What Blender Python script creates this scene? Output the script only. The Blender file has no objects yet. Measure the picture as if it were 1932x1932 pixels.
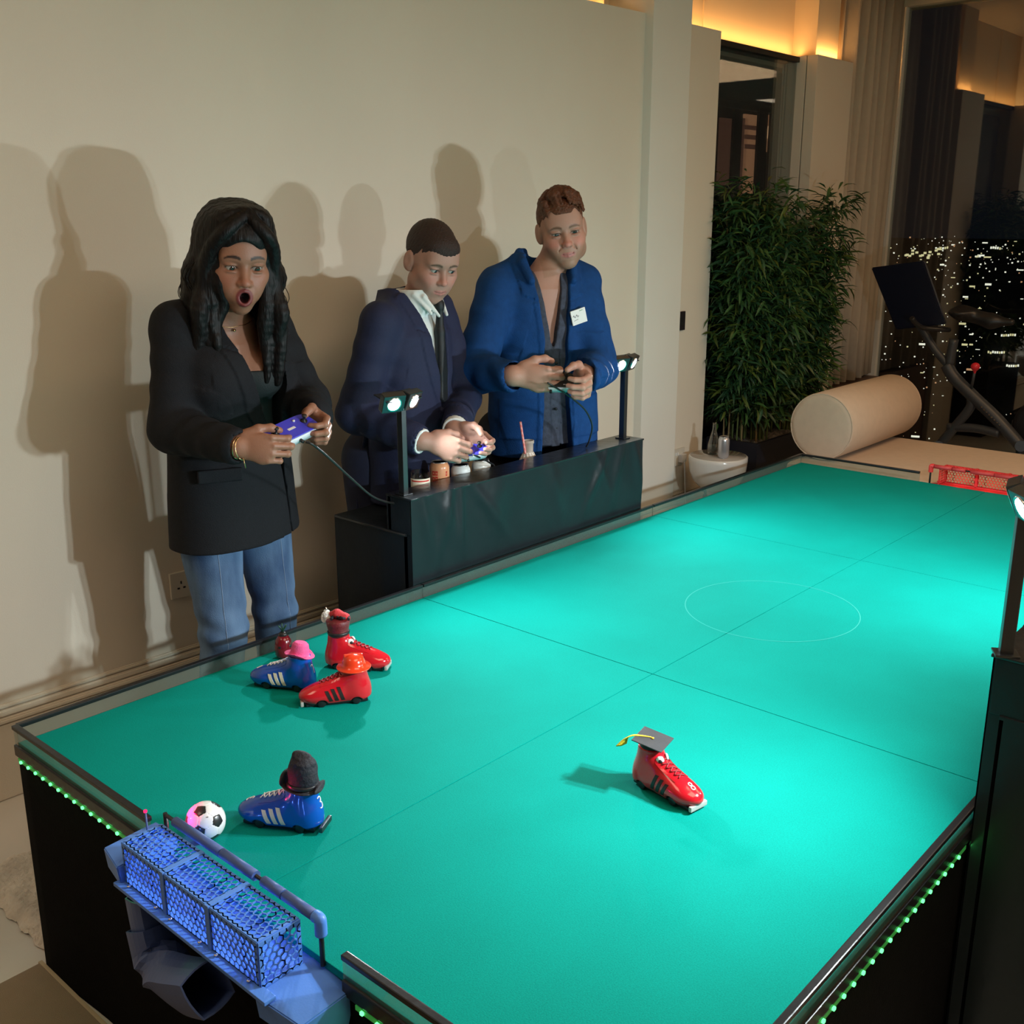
import bpy, bmesh, math, random
import numpy as np
from math import sin, cos, pi, radians, sqrt
from mathutils import Vector, Matrix
from mathutils.bvhtree import BVHTree
random.seed(7); np.random.seed(7)
S = bpy.context.scene
COL = S.collection
# ------------------------------------------------------------------ camera
F_PX, PITCH, ROLL, YAW = 1990.6, 0.2715, -0.0021, 0.7289
CAM = np.array([-0.81, -2.1224, 1.62])
_fw = np.array([cos(YAW)*cos(PITCH), sin(YAW)*cos(PITCH), -sin(PITCH)])
_rt = np.array([sin(YAW), -cos(YAW), 0.0]); _up = np.cross(_rt, _fw)
_r = _rt*cos(ROLL)+_up*sin(ROLL); _u = -_rt*sin(ROLL)+_up*cos(ROLL)
cam = bpy.data.cameras.new('camera'); camo = bpy.data.objects.new('camera', cam); COL.objects.link(camo)
cam.sensor_width = 36; cam.lens = F_PX/1932*36; cam.clip_start = 0.05; cam.clip_end = 6000
camo.matrix_world = Matrix(((_r[0], _u[0], -_fw[0], CAM[0]), (_r[1], _u[1], -_fw[1], CAM[1]), (_r[2], _u[2], -_fw[2], CAM[2]), (0, 0, 0, 1)))
S.camera = camo
# ------------------------------------------------------------------ colour management, world
S.view_settings.view_transform = 'Standard'; S.view_settings.look = 'None'
S.view_settings.gamma = 1; S.view_settings.use_curve_mapping = False
S.view_settings.exposure = 0.0
w = bpy.data.worlds.new('night'); S.world = w; w.use_nodes = True
w.node_tree.nodes['Background'].inputs[0].default_value = (0.012, 0.014, 0.02, 1)
w.node_tree.nodes['Background'].inputs[1].default_value = 0.35
# ------------------------------------------------------------------ lights
def area(name, loc, direction, sx, sy, power, color, shape='RECTANGLE'):
    l = bpy.data.lights.new(name, 'AREA'); l.shape = shape; l.size = sx
    if shape in ('RECTANGLE', 'ELLIPSE'): l.size_y = sy
    l.energy = power; l.color = color
    o = bpy.data.objects.new(name, l); COL.objects.link(o); o.location = loc
    o.rotation_euler = Vector(direction).to_track_quat('-Z', 'X').to_euler()
    return o
WARM = (1.0, 0.47, 0.13)
AMB = (1.0, 0.76, 0.54)
COOL = (0.84, 0.97, 1.0)
# unseen warm fill lights added at the ceiling for ambient, and the cove strips above the walls
area('ceiling_fill_light', (0.6, -2.2, 2.93), (0, 0, -1), 1.6, 1.2, 36, AMB)
area('ceiling_fill_light', (3.9, -2.0, 2.93), (0, 0, -1), 1.6, 1.2, 32, (1.0, 0.62, 0.34))
area('ceiling_fill_light', (-1.2, -0.2, 2.93), (0, 0, -1), 0.8, 0.8, 10, AMB)

def line_light(name, loc, L_, along, dr, power, color, wid_=.006):
    l = bpy.data.lights.new(name, 'AREA'); l.shape = 'RECTANGLE'; l.size = L_; l.size_y = wid_; l.energy = power; l.color = color
    o = bpy.data.objects.new(name, l); COL.objects.link(o)
    x = Vector(along).normalized(); z = -Vector(dr).normalized(); z = (z-x*z.dot(x)).normalized(); y = z.cross(x)
    o.matrix_world = Matrix(((x.x, y.x, z.x, loc[0]), (x.y, y.y, z.y, loc[1]), (x.z, y.z, z.z, loc[2]), (0, 0, 0, 1))); return o
line_light('cove_strip_light', (0.4, 0.855, 2.470), 5.4, (1, 0, 0), (0, .12, 1), 8.5, WARM, .02)
line_light('cove_strip_light', (4.20, 0.850, 2.472), 1.36, (1, 0, 0), (0, .12, 1), 2.8, WARM, .02)
line_light('cove_strip_light', (5.60, 0.850, 2.472), 0.84, (1, 0, 0), (0, .12, 1), 2.0, WARM, .02)
line_light('cove_strip_light', (5.03, 0.735, 2.472), 0.30, (1, 0, 0), (0, .10, 1), .7, WARM, .015)

# ------------------------------------------------------------------ helpers
def at_z(px, py, z):
    d = _fw+_r*(px-966)/F_PX-_u*(py-966)/F_PX
    return CAM+d*(z-CAM[2])/d[2]
def at_y(px, py, y):
    d = _fw+_r*(px-966)/F_PX-_u*(py-966)/F_PX
    return CAM+d*(y-CAM[1])/d[1]
def at_x(px, py, x):
    d = _fw+_r*(px-966)/F_PX-_u*(py-966)/F_PX
    return CAM+d*(x-CAM[0])/d[0]
def tag(o, label=None, cat=None, group=None, kind=None):
    if label: o['label'] = label
    if cat: o['category'] = cat
    if group: o['group'] = group
    if kind: o['kind'] = kind
    return o
def empty(name, loc=(0, 0, 0), rz=0.0, parent=None):
    o = bpy.data.objects.new(name, None); COL.objects.link(o); o.location = loc
    o.rotation_euler = (0, 0, rz); o.empty_display_size = 0.05
    if parent: o.parent = parent
    return o
def link(name, me, mat=None, parent=None, smooth=False):
    o = bpy.data.objects.new(name, me); COL.objects.link(o)
    if mat is not None:
        for m in (mat if isinstance(mat, (list, tuple)) else [mat]):
            if len(me.materials) == 0 or isinstance(mat, (list, tuple)): me.materials.append(m)
    if parent: o.parent = parent
    if smooth: me.polygons.foreach_set('use_smooth', [True]*len(me.polygons))
    return o
def from_bm(name, bm, mat=None, parent=None, smooth=False):
    me = bpy.data.meshes.new(name); bmesh.ops.recalc_face_normals(bm, faces=bm.faces); bm.to_mesh(me); bm.free()
    return link(name, me, mat, parent, smooth)
def add_box(bm, lo, hi, M=None, bev=0.0, mi=0):
    lo = Vector(lo); hi = Vector(hi); c = (lo+hi)/2; d = hi-lo
    m = Matrix.Translation(c) @ Matrix.Diagonal((d.x, d.y, d.z, 1))
    if M is not None: m = M @ m
    g = bmesh.ops.create_cube(bm, size=1, matrix=m)
    fs = set(f for v in g['verts'] for f in v.link_faces)
    for f in fs: f.material_index = mi
    if bev > 0:
        es = list(set(e for v in g['verts'] for e in v.link_edges))
        r = bmesh.ops.bevel(bm, geom=es, offset=bev, segments=2, profile=0.7, affect='EDGES')
        for f in r['faces']: f.material_index = mi
def box(name, lo, hi, mat, parent=None, bev=0.0, M=None):
    bm = bmesh.new(); add_box(bm, lo, hi, M, bev); return from_bm(name, bm, mat, parent)
def add_lathe(bm, prof, M=None, n=24, mi=0, cap=True):
    rings = []
    for r, z in prof:
        ring = []
        for i in range(n):
            a = 2*pi*i/n; v = Vector((r*cos(a), r*sin(a), z))
            ring.append(bm.verts.new(M @ v if M is not None else v))
        rings.append(ring)
    for a, b in zip(rings, rings[1:]):
        for i in range(n):
            f = bm.faces.new((a[i], a[(i+1) % n], b[(i+1) % n], b[i])); f.material_index = mi; f.smooth = True
    if cap:
        for rg, rr in ((rings[0], prof[0][0]), (rings[-1], prof[-1][0])):
            if rr > 1e-5:
                f = bm.faces.new(rg); f.material_index = mi
def lathe(name, prof, mat, parent=None, loc=(0, 0, 0), n=28, R=None):
    bm = bmesh.new(); M = Matrix.Translation(loc)
    if R is not None: M = M @ R
    add_lathe(bm, prof, M, n); return from_bm(name, bm, mat, parent, False)
def add_tube(bm, pts, rad, n=8, mi=0, cap=True):
    pts = [Vector(p) for p in pts]; rings = []; N = None
    for i, p in enumerate(pts):
        t = (pts[min(i+1, len(pts)-1)]-pts[max(i-1, 0)])
        if t.length < 1e-9: t = Vector((0, 0, 1))
        t.normalize()
        if N is None: N = t.orthogonal().normalized()
        N = (N-t*N.dot(t)); N = N.normalized() if N.length > 1e-6 else t.orthogonal().normalized()
        B = t.cross(N); r = rad[i] if isinstance(rad, (list, tuple)) else rad
        rings.append([bm.verts.new(p+(N*cos(2*pi*k/n)+B*sin(2*pi*k/n))*r) for k in range(n)])
    for a, b in zip(rings, rings[1:]):
        for k in range(n):
            f = bm.faces.new((a[k], a[(k+1) % n], b[(k+1) % n], b[k])); f.material_index = mi; f.smooth = True
    if cap:
        for rg in (rings[0], rings[-1]):
            f = bm.faces.new(rg); f.material_index = mi
def tube(name, pts, rad, mat, parent=None, n=8):
    bm = bmesh.new(); add_tube(bm, pts, rad, n); return from_bm(name, bm, mat, parent)
def spline(pts, n=8):
    P = [Vector(p) for p in pts]; out = []
    for i in range(len(P)-1):
        p0, p1, p2, p3 = P[max(i-1, 0)], P[i], P[i+1], P[min(i+2, len(P)-1)]
        for k in range(n):
            t = k/n
            out.append(0.5*((2*p1)+(p2-p0)*t+(2*p0-5*p1+4*p2-p3)*t*t+(3*p1-p0-3*p2+p3)*t*t*t))
    out.append(P[-1]); return out
def copy_tree(o, parent=None):
    c = o.copy(); COL.objects.link(c)
    if parent: c.parent = parent
    for ch in o.children: copy_tree(ch, c)
    return c

# ------------------------------------------------------------------ materials
def new_mat(name):
    m = bpy.data.materials.new(name); m.use_nodes = True
    nt = m.node_tree; b = nt.nodes['Principled BSDF']; return m, nt, b
def mat(name, col, rough=0.5, metal=0.0, noise=0.0, nscale=30, bump=0.0, bscale=200, emis=None, estr=0, spec=0.5, coat=0.0, sheen=0.0, trans=0.0, ior=1.45, attr=None, stretch=None, sss=0.0):
    m, nt, b = new_mat(name)
    b.inputs['Roughness'].default_value = rough; b.inputs['Metallic'].default_value = metal
    b.inputs['Specular IOR Level'].default_value = spec; b.inputs['IOR'].default_value = ior
    b.inputs['Coat Weight'].default_value = coat; b.inputs['Coat Roughness'].default_value = 0.08
    b.inputs['Sheen Weight'].default_value = sheen; b.inputs['Transmission Weight'].default_value = trans
    if sss: b.inputs['Subsurface Weight'].default_value = sss; b.inputs['Subsurface Radius'].default_value = (0.012, 0.005, 0.003); b.inputs['Subsurface Scale'].default_value = 1.0
    if emis: b.inputs['Emission Color'].default_value = (*emis, 1); b.inputs['Emission Strength'].default_value = estr
    tc = nt.nodes.new('ShaderNodeTexCoord'); src = tc.outputs['Object']
    if stretch:
        mp = nt.nodes.new('ShaderNodeMapping'); mp.inputs['Scale'].default_value = stretch; nt.links.new(src, mp.inputs[0]); src = mp.outputs[0]
    base = None
    if attr:
        a = nt.nodes.new('ShaderNodeAttribute'); a.attribute_name = attr; base = a.outputs['Color']
    if noise > 0:
        n = nt.nodes.new('ShaderNodeTexNoise'); n.inputs['Scale'].default_value = nscale; n.inputs['Detail'].default_value = 5
        nt.links.new(src, n.inputs['Vector'])
        mx = nt.nodes.new('ShaderNodeMix'); mx.data_type = 'RGBA'; mx.blend_type = 'MULTIPLY'; mx.inputs[0].default_value = 1.0
        mr = nt.nodes.new('ShaderNodeMapRange'); mr.inputs[1].default_value = 0.25; mr.inputs[2].default_value = 0.75
        mr.inputs[3].default_value = 1-noise; mr.inputs[4].default_value = 1+noise*0.6
        nt.links.new(n.outputs['Fac'], mr.inputs[0]); nt.links.new(mr.outputs[0], mx.inputs[7])
        if base: nt.links.new(base, mx.inputs[6])
        else: mx.inputs[6].default_value = (*col, 1)
        base = mx.outputs[2]
    if base: nt.links.new(base, b.inputs['Base Color'])
    else: b.inputs['Base Color'].default_value = (*col, 1)
    if bump > 0:
        n = nt.nodes.new('ShaderNodeTexNoise'); n.inputs['Scale'].default_value = bscale; n.inputs['Detail'].default_value = 4
        nt.links.new(src, n.inputs['Vector'])
        bp = nt.nodes.new('ShaderNodeBump'); bp.inputs['Strength'].default_value = bump; bp.inputs['Distance'].default_value = 0.01
        nt.links.new(n.outputs['Fac'], bp.inputs['Height']); nt.links.new(bp.outputs[0], b.inputs['Normal'])
    return m
def emit(name, col, s):
    m = bpy.data.materials.new(name); m.use_nodes = True; nt = m.node_tree
    nt.nodes.remove(nt.nodes['Principled BSDF']); e = nt.nodes.new('ShaderNodeEmission')
    e.inputs[0].default_value = (*col, 1); e.inputs[1].default_value = s
    nt.links.new(e.outputs[0], nt.nodes['Material Output'].inputs[0]); return m
def clear_mat(name, tint, refl=0.12, rough=0.02, haze=0.0, fmax=0.45, hazecol=(0.5, 0.55, 0.5)):
    m = bpy.data.materials.new(name); m.use_nodes = True; nt = m.node_tree
    nt.nodes.remove(nt.nodes['Principled BSDF'])
    t = nt.nodes.new('ShaderNodeBsdfTransparent'); t.inputs[0].default_value = (*tint, 1)
    g = nt.nodes.new('ShaderNodeBsdfGlossy'); g.inputs['Roughness'].default_value = rough; g.inputs['Color'].default_value = (1, 1, 1, 1)
    lw = nt.nodes.new('ShaderNodeLayerWeight'); lw.inputs[0].default_value = 0.25
    mr = nt.nodes.new('ShaderNodeMapRange'); mr.inputs[3].default_value = refl; mr.inputs[4].default_value = fmax
    nt.links.new(lw.outputs['Fresnel'], mr.inputs[0])
    mx = nt.nodes.new('ShaderNodeMixShader'); nt.links.new(mr.outputs[0], mx.inputs[0]); nt.links.new(t.outputs[0], mx.inputs[1]); nt.links.new(g.outputs[0], mx.inputs[2])
    out = mx
    if haze > 0:
        d = nt.nodes.new('ShaderNodeBsdfDiffuse'); d.inputs[0].default_value = (*hazecol, 1)
        m2 = nt.nodes.new('ShaderNodeMixShader'); m2.inputs[0].default_value = haze
        nt.links.new(mx.outputs[0], m2.inputs[1]); nt.links.new(d.outputs[0], m2.inputs[2]); out = m2
    nt.links.new(out.outputs[0], nt.nodes['Material Output'].inputs[0]); return m

M = {}
M['wall'] = mat('wall_linen', (0.72, 0.655, 0.55), 0.85, noise=0.03, nscale=3, bump=0.12, bscale=500, stretch=(1, 1, 0.5))
M['plaster'] = mat('pale_plaster', (0.76, 0.75, 0.69), 0.7, noise=0.02, nscale=4, bump=0.05, bscale=200)
M['upper'] = mat('upper_wall_paint', (0.70, 0.58, 0.42), 0.8, noise=0.02, nscale=4)
M['ceil'] = mat('ceiling_paint', (0.62, 0.56, 0.48), 0.8, noise=0.02, nscale=2)
M['black_vinyl'] = mat('black_vinyl', (0.012, 0.016, 0.020), 0.36, noise=0.15, nscale=8, bump=0.35, bscale=9, spec=0.32)
M['black_cloth'] = mat('black_cloth', (0.0045, 0.0045, 0.005), 0.95, noise=0.2, nscale=40, bump=0.2, bscale=300, spec=0.1)
M['trim'] = mat('black_edge_trim', (0.012, 0.012, 0.014), 0.28, bump=0.05, bscale=60)
M['black_plastic'] = mat('black_plastic', (0.015, 0.015, 0.017), 0.35, bump=0.05, bscale=100)
M['metal'] = mat('dark_metal', (0.10, 0.11, 0.12), 0.3, metal=0.9, bump=0.03, bscale=50)
M['chrome'] = mat('chrome', (0.7, 0.7, 0.7), 0.18, metal=1.0, bump=0.02, bscale=50)
M['white_plastic'] = mat('white_plastic', (0.72, 0.72, 0.72), 0.4, bump=0.02, bscale=80)
M['cable'] = mat('black_cable', (0.02, 0.02, 0.02), 0.35, bump=0.02, bscale=80)
M['board'] = clear_mat('clear_board', (0.84, 0.87, 0.85), 0.03, 0.04, haze=0.10, fmax=.16, hazecol=(0.42, 0.46, 0.42))
M['glass'] = clear_mat('window_glass', (0.80, 0.84, 0.84), 0.13, 0.012, fmax=.30)
M['thin_glass'] = clear_mat('thin_glass', (0.86, 0.89, 0.89), 0.08, 0.02)
M['lamp'] = emit('lamp_led', (0.93, 0.98, 1.0), 18)
M['led'] = emit('green_led', (0.10, 1.0, 0.22), 3.2)

# ------------------------------------------------------------------ implicit surfaces: smooth unions of rounded limbs meshed by surface nets
class Fld:
    def __init__(s, lo, hi, h):
        s.lo = np.array(lo, float); s.h = h
        n = np.ceil((np.array(hi)-s.lo)/h).astype(int)+1
        s.n = n; s.F = np.full(n, 0.06, np.float32)
        s.ax = [(s.lo[i]+h*np.arange(n[i])).astype(np.float32) for i in range(3)]
        s.R = np.eye(3); s.o = np.zeros(3)
    def frame(s, R=None, o=(0, 0, 0)):
        s.R = np.eye(3) if R is None else np.array(R, float); s.o = np.array(o, float); return s
    def W(s, p): return s.R @ np.array(p, float)+s.o
    def _sub(s, lo, hi):
        a = np.clip(np.floor((lo-s.lo)/s.h).astype(int), 0, s.n); b = np.clip(np.ceil((hi-s.lo)/s.h).astype(int)+1, 0, s.n)
        if (b <= a).any(): return None
        sl = tuple(slice(a[i], b[i]) for i in range(3))
        X = s.ax[0][sl[0]][:, None, None]; Y = s.ax[1][sl[1]][None, :, None]; Z = s.ax[2][sl[2]][None, None, :]
        return sl, X, Y, Z
    def _comb(s, sl, d, k, op):
        A = s.F[sl]
        if op == 'u':
            h = np.maximum(k-np.abs(A-d), 0)/k; s.F[sl] = np.minimum(A, d)-h*h*k*0.25
        elif op == 's':
            d = -d; h = np.maximum(k-np.abs(A-d), 0)/k; s.F[sl] = np.maximum(A, d)+h*h*k*0.25
        elif op == 'i':
            s.F[sl] = np.maximum(A, d)
    def cone(s, a, b, ra, rb, k=0.01, op='u'):
        a = s.W(a); b = s.W(b); m = max(ra, rb)+k+2*s.h
        q = s._sub(np.minimum(a, b)-m, np.maximum(a, b)+m)
        if q is None: return s
        sl, X, Y, Z = q; ab = b-a; L = max(float(ab@ab), 1e-12)
        t = np.clip(((X-a[0])*ab[0]+(Y-a[1])*ab[1]+(Z-a[2])*ab[2])/L, 0, 1)
        d = np.sqrt((X-a[0]-t*ab[0])**2+(Y-a[1]-t*ab[1])**2+(Z-a[2]-t*ab[2])**2)-(ra+(rb-ra)*t)
        s._comb(sl, d.astype(np.float32), k, op); return s
    def chain(s, pts, rs, k=0.01, op='u'):
        for i in range(len(pts)-1): s.cone(pts[i], pts[i+1], rs[i], rs[i+1], k, op)
        return s
    def _loc(s, q, c, R):
        sl, X, Y, Z = q; Q = s.R if R is None else s.R @ np.array(R)
        x = (X-c[0]); y = (Y-c[1]); z = (Z-c[2])
        return [x*Q[0, i]+y*Q[1, i]+z*Q[2, i] for i in range(3)], Q
    def ell(s, c, r, k=0.01, op='u', R=None):
        c = s.W(c); m = max(r)+k+2*s.h; q = s._sub(c-m, c+m)
        if q is None: return s
        (x, y, z), Q = s._loc(q, c, R); rx, ry, rz = r
        k0 = np.sqrt((x/rx)**2+(y/ry)**2+(z/rz)**2); k1 = np.sqrt((x/rx**2)**2+(y/ry**2)**2+(z/rz**2)**2)+1e-6
        s._comb(q[0], (k0*(k0-1)/k1).astype(np.float32), k, op); return s
    def box(s, c, hf, rad=0.003, k=0.004, op='u', R=None):
        c = s.W(c); m = sqrt(sum(v*v for v in hf))+k+2*s.h; q = s._sub(c-m, c+m)
        if q is None: return s
        (x, y, z), Q = s._loc(q, c, R)
        ax, ay, az = np.abs(x)-hf[0]+rad, np.abs(y)-hf[1]+rad, np.abs(z)-hf[2]+rad
        d = np.sqrt(np.maximum(ax, 0)**2+np.maximum(ay, 0)**2+np.maximum(az, 0)**2)+np.minimum(np.maximum(ax, np.maximum(ay, az)), 0)-rad
        s._comb(q[0], d.astype(np.float32), k, op); return s
    def loft(s, secs, k=0.01, op='u', p=2.0, R=None):
        """secs: (z, cx, cy, rx, ry) rows with rising z, in the current frame; superelliptic sections of power p"""
        A = np.array(secs, float); zz = A[:, 0]; mr = max(A[:, 3].max(), A[:, 4].max())+abs(A[:, 1]).max()+abs(A[:, 2]).max()
        c = s.W((0, 0, 0)); e = []
        for z0 in (zz[0], zz[-1]):
            for sx in (-1, 1):
                for sy in (-1, 1): e.append(s.W(np.array([sx*mr, sy*mr, z0])))
        e = np.array(e); m = k+2*s.h; q = s._sub(e.min(0)-m, e.max(0)+m)
        if q is None: return s
        (x, y, z), Q = s._loc(q, c, None)
        I = lambda j: np.interp(z, zz, A[:, j])
        rx, ry = I(3), I(4); ax = np.abs((x-I(1))/rx); ay = np.abs((y-I(2))/ry)
        d = ((ax**p+ay**p)**(1/p)-1)*np.minimum(rx, ry)
        d = np.maximum(d, np.maximum(z-zz[-1], zz[0]-z))
        s._comb(q[0], d.astype(np.float32), k, op); return s
    def fn(s, f, lo=None, hi=None, op='i', k=0.005):
        """f(x,y,z) in the current frame -> distance; evaluated in the whole grid (or the world box lo..hi)"""
        q = s._sub(s.lo if lo is None else np.array(lo), (s.lo+s.h*s.n) if hi is None else np.array(hi))
        if q is None: return s
        (x, y, z), Q = s._loc(q, s.W((0, 0, 0)), None)
        s._comb(q[0], np.asarray(f(x, y, z), np.float32), k, op); return s
    def add(s, f):
        q = s._sub(s.lo, s.lo+s.h*s.n); (x, y, z), Q = s._loc(q, s.W((0, 0, 0)), None)
        s.F[q[0]] += np.asarray(f(x, y, z), np.float32); return s
    def mesh(s, name):
        F = s.F.copy()
        for ax in range(3):
            sl = [slice(None)]*3
            for e in (0, -1): sl[ax] = e; F[tuple(sl)] = np.maximum(F[tuple(sl)], 0.001)
        ins = F < 0; c = np.zeros(np.array(F.shape)-1, np.uint8)
        offs = [(i, j, k) for i in (0, 1) for j in (0, 1) for k in (0, 1)]
        nx, ny, nz = F.shape
        for (i, j, k) in offs: c += ins[i:nx-1+i, j:ny-1+j, k:nz-1+k]
        I, J, K = np.nonzero((c > 0) & (c < 8)); N = len(I)
        vals = {o: F[I+o[0], J+o[1], K+o[2]] for o in offs}
        acc = np.zeros((N, 3)); cnt = np.zeros(N)
        for o in offs:
            for a in range(3):
                if o[a] == 0:
                    o2 = list(o); o2[a] = 1; o2 = tuple(o2); va, vb = vals[o], vals[o2]
                    m = (va < 0) != (vb < 0); t = np.where(m, va/np.where(m, va-vb, 1), 0)
                    p = np.array(o, float)[None, :].repeat(N, 0); p[:, a] += t; acc[m] += p[m]; cnt[m] += 1
        V = (np.stack([I, J, K], 1)+acc/cnt[:, None])*s.h+s.lo
        idx = np.full(c.shape, -1, np.int32); idx[I, J, K] = np.arange(N)
        quads = []
        for a in range(3):
            sl0 = [slice(None)]*3; sl1 = [slice(None)]*3; sl0[a] = slice(0, -1); sl1[a] = slice(1, None)
            A0 = ins[tuple(sl0)]; A1 = ins[tuple(sl1)]; E = np.stack(np.nonzero(A0 != A1), 1)
            b, cc = (a+1) % 3, (a+2) % 3
            ok = (E[:, b] >= 1) & (E[:, cc] >= 1) & (E[:, b] <= F.shape[b]-2) & (E[:, cc] <= F.shape[cc]-2); E = E[ok]
            def cell(db, dc):
                q = E.copy(); q[:, b] -= db; q[:, cc] -= dc; return idx[q[:, 0], q[:, 1], q[:, 2]]
            Q = np.stack([cell(1, 1), cell(0, 1), cell(0, 0), cell(1, 0)], 1)
            s0 = A0[E[:, 0], E[:, 1], E[:, 2]]; Q[~s0] = Q[~s0][:, ::-1]; quads.append(Q)
        Q = np.concatenate(quads); Q = Q[(Q >= 0).all(1)]
        me = bpy.data.meshes.new(name)
        me.vertices.add(N); me.vertices.foreach_set('co', V.astype(np.float32).ravel())
        me.loops.add(len(Q)*4); me.loops.foreach_set('vertex_index', Q.ravel().astype(np.int32))
        me.polygons.add(len(Q)); me.polygons.foreach_set('loop_start', np.arange(0, len(Q)*4, 4, dtype=np.int32))
        me.update(calc_edges=True); me.polygons.foreach_set('use_smooth', np.ones(len(Q), bool))
        return me, V
def paint(me, C):
    a = me.color_attributes.new('Col', 'FLOAT_COLOR', 'POINT')
    a.data.foreach_set('color', np.concatenate([C, np.ones((len(C), 1))], 1).astype(np.float32).ravel())
def sstep(a, b, x):
    t = np.clip((x-a)/(b-a), 0, 1); return t*t*(3-2*t)
def displace(me, f):
    n = len(me.vertices); co = np.empty(n*3, np.float32); me.vertices.foreach_get('co', co); co = co.reshape(-1, 3)
    no = np.empty(n*3, np.float32); me.vertex_normals.foreach_get('vector', no); no = no.reshape(-1, 3)
    co = co+no*np.asarray(f(co), np.float32)[:, None]; me.vertices.foreach_set('co', co.ravel()); me.update(); return co
def bvh_of(me):
    n = len(me.vertices); co = np.empty(n*3, np.float32); me.vertices.foreach_get('co', co)
    return BVHTree.FromPolygons([tuple(c) for c in co.reshape(-1, 3)], [tuple(p.vertices) for p in me.polygons])
# ================================================================== ROOM
ZT = 2.457          # top of the lower wall, where the cove light sits
YW = 0.70
def struct(o, label=None): o['kind'] = 'structure'; return o
# floor with large pale marble tiles
fl = struct(empty('floor', (0, 0, 0)))
mt = mat('pale_marble', (0.68, 0.655, 0.61), 0.32, noise=0.10, nscale=2.5, bump=0.02, bscale=30, spec=0.4)
box('subfloor', (-4.2, -5.2, -0.12), (6.2, 1.6, -0.006), mat('grout', (0.42, 0.39, 0.35), 0.9), fl)
tbm = bmesh.new(); add_box(tbm, (0, 0, -0.006), (1.197, 1.197, 0.0), None, 0.001)
tile0 = from_bm('tile', tbm, mt, fl); first = True
for i in range(-4, 6):
    for j in range(-5, 2):
        x0, y0 = i*1.2-0.55, j*1.2-0.35
        if x0+1.2 > 6.9: continue
        o = tile0 if first else tile0.copy()
        if not first: COL.objects.link(o)
        first = False; o.location = (x0, y0, 0)
# main wall (slab whose top carries the cove light) and recessed upper wall
wl = struct(box('wall_back', (-4.2, YW, 0), (3.2, 0.90, ZT), M['wall']))
# long wall is a touch out of square with the table
wl.matrix_world = Matrix.Identity(4)
bm = bmesh.new()
x0, x1 = -4.2, 3.215
def wy(x): return 0.812-0.0356*x
vs = [(x0, wy(x0)), (x1, wy(x1)), (x1, wy(x1)+0.11), (x0, wy(x0)+0.11)]
bot = [bm.verts.new((a, b, 0)) for a, b in vs]; top = [bm.verts.new((a, b, ZT)) for a, b in vs]
bm.faces.new(bot[::-1]); bm.faces.new(top)
for i in range(4): bm.faces.new((bot[i], bot[(i+1) % 4], top[(i+1) % 4], top[i]))
wl.data = bpy.data.meshes.new('wall_back'); bmesh.ops.recalc_face_normals(bm, faces=bm.faces); bm.to_mesh(wl.data); bm.free(); wl.data.materials.append(M['wall'])
struct(box('wall_upper', (-4.2, 0.90, ZT-0.05), (6.1, 1.0, 3.0), M['upper']))
struct(box('trim_1', (3.10, 0.84, ZT-0.04), (3.13, 0.90, 3.0), M['upper']))
# pilaster running to the ceiling
struct(box('trim_2', (3.205, 0.655, 0), (3.50, 1.0, 3.0), M['plaster'], bev=0.003))
# wall panel beside the niche
struct(box('wall_panel', (3.50, YW-0.005, 0), (3.815, 0.90, ZT), M['wall'], bev=0.002))
# upper wall seam strips and upper box above the column
struct(box('trim_3', (3.97, 0.893, ZT), (3.985, 0.905, 3.0), M['upper']))
struct(box('trim_4', (4.90, 0.76, ZT+0.015), (5.16, 0.93, 3.0), M['upper'], bev=0.002))
# column between niche and curtain, with a shadow gap on its side
struct(box('wall_column', (4.80, YW-0.005, 0), (5.235, 0.755, ZT), M['wall'], bev=0.002))
struct(box('trim_5', (4.80, 0.762, 0), (5.235, 0.90, ZT), M['wall'], bev=0.002))
# niche: dark glass to another room beyond
nw = struct(empty('window_1', (0, 0, 0)))
box('pane', (3.815, 0.815, 0.0), (4.80, 0.823, ZT-0.01), M['glass'], nw)
dk = mat('dark_frame', (0.02, 0.018, 0.016), 0.5, bump=0.02, bscale=50)
box('window_frame', (3.815, 0.80, ZT-0.03), (4.80, 0.90, ZT-0.004), dk, nw)
# room seen through the niche glass
fr = struct(empty('wall_beyond', (0, 0, 0)))
dark = mat('dark_far_wall', (0.03, 0.026, 0.024), 0.9, noise=0.2, nscale=3)
box('backdrop_wall', (5.4, 4.2, -0.5), (11.5, 4.3, 3.6), dark, fr)
warm_w = emit('lit_cabinet', (0.95, 0.42, 0.20), 0.28); warm_b = emit('lit_shelf', (1.0, 0.55, 0.28), 0.7)
brn = emit('dim_brown_panel', (0.5, 0.2, 0.12), 0.12)
def far_rect(px0, py0, px1, py1, mt_, nm, dy=0.0):
    a = at_y(px0, py0, 4.18+dy); b = at_y(px1, py1, 4.18+dy)
    return box(nm, (a[0], 4.15+dy, min(a[2], b[2])), (b[0], 4.18+dy, max(a[2], b[2])), mt_, fr)
far_rect(1357, 222, 1378, 350, brn, 'panel'); far_rect(1391, 222, 1399, 370, brn, 'panel')
far_rect(1402, 215, 1427, 366, warm_w, 'panel'); far_rect(1433, 215, 1483, 290, warm_w, 'panel')
for i in range(5):
    far_rect(1434+i*10, 238, 1441+i*10, 262, warm_b, 'shelf_glow', -0.03)
for i in range(3):
    far_rect(1405, 236+i*18, 1425, 246+i*18, brn, 'shelf_glow', -0.03)
far_rect(1470, 276, 1479, 289, emit('far_lamp', (1, 0.9, 0.7), 5), 'shelf_glow', -0.05)
far_rect(1352, 200, 1485, 206, dk, 'rail', -0.05)
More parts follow.
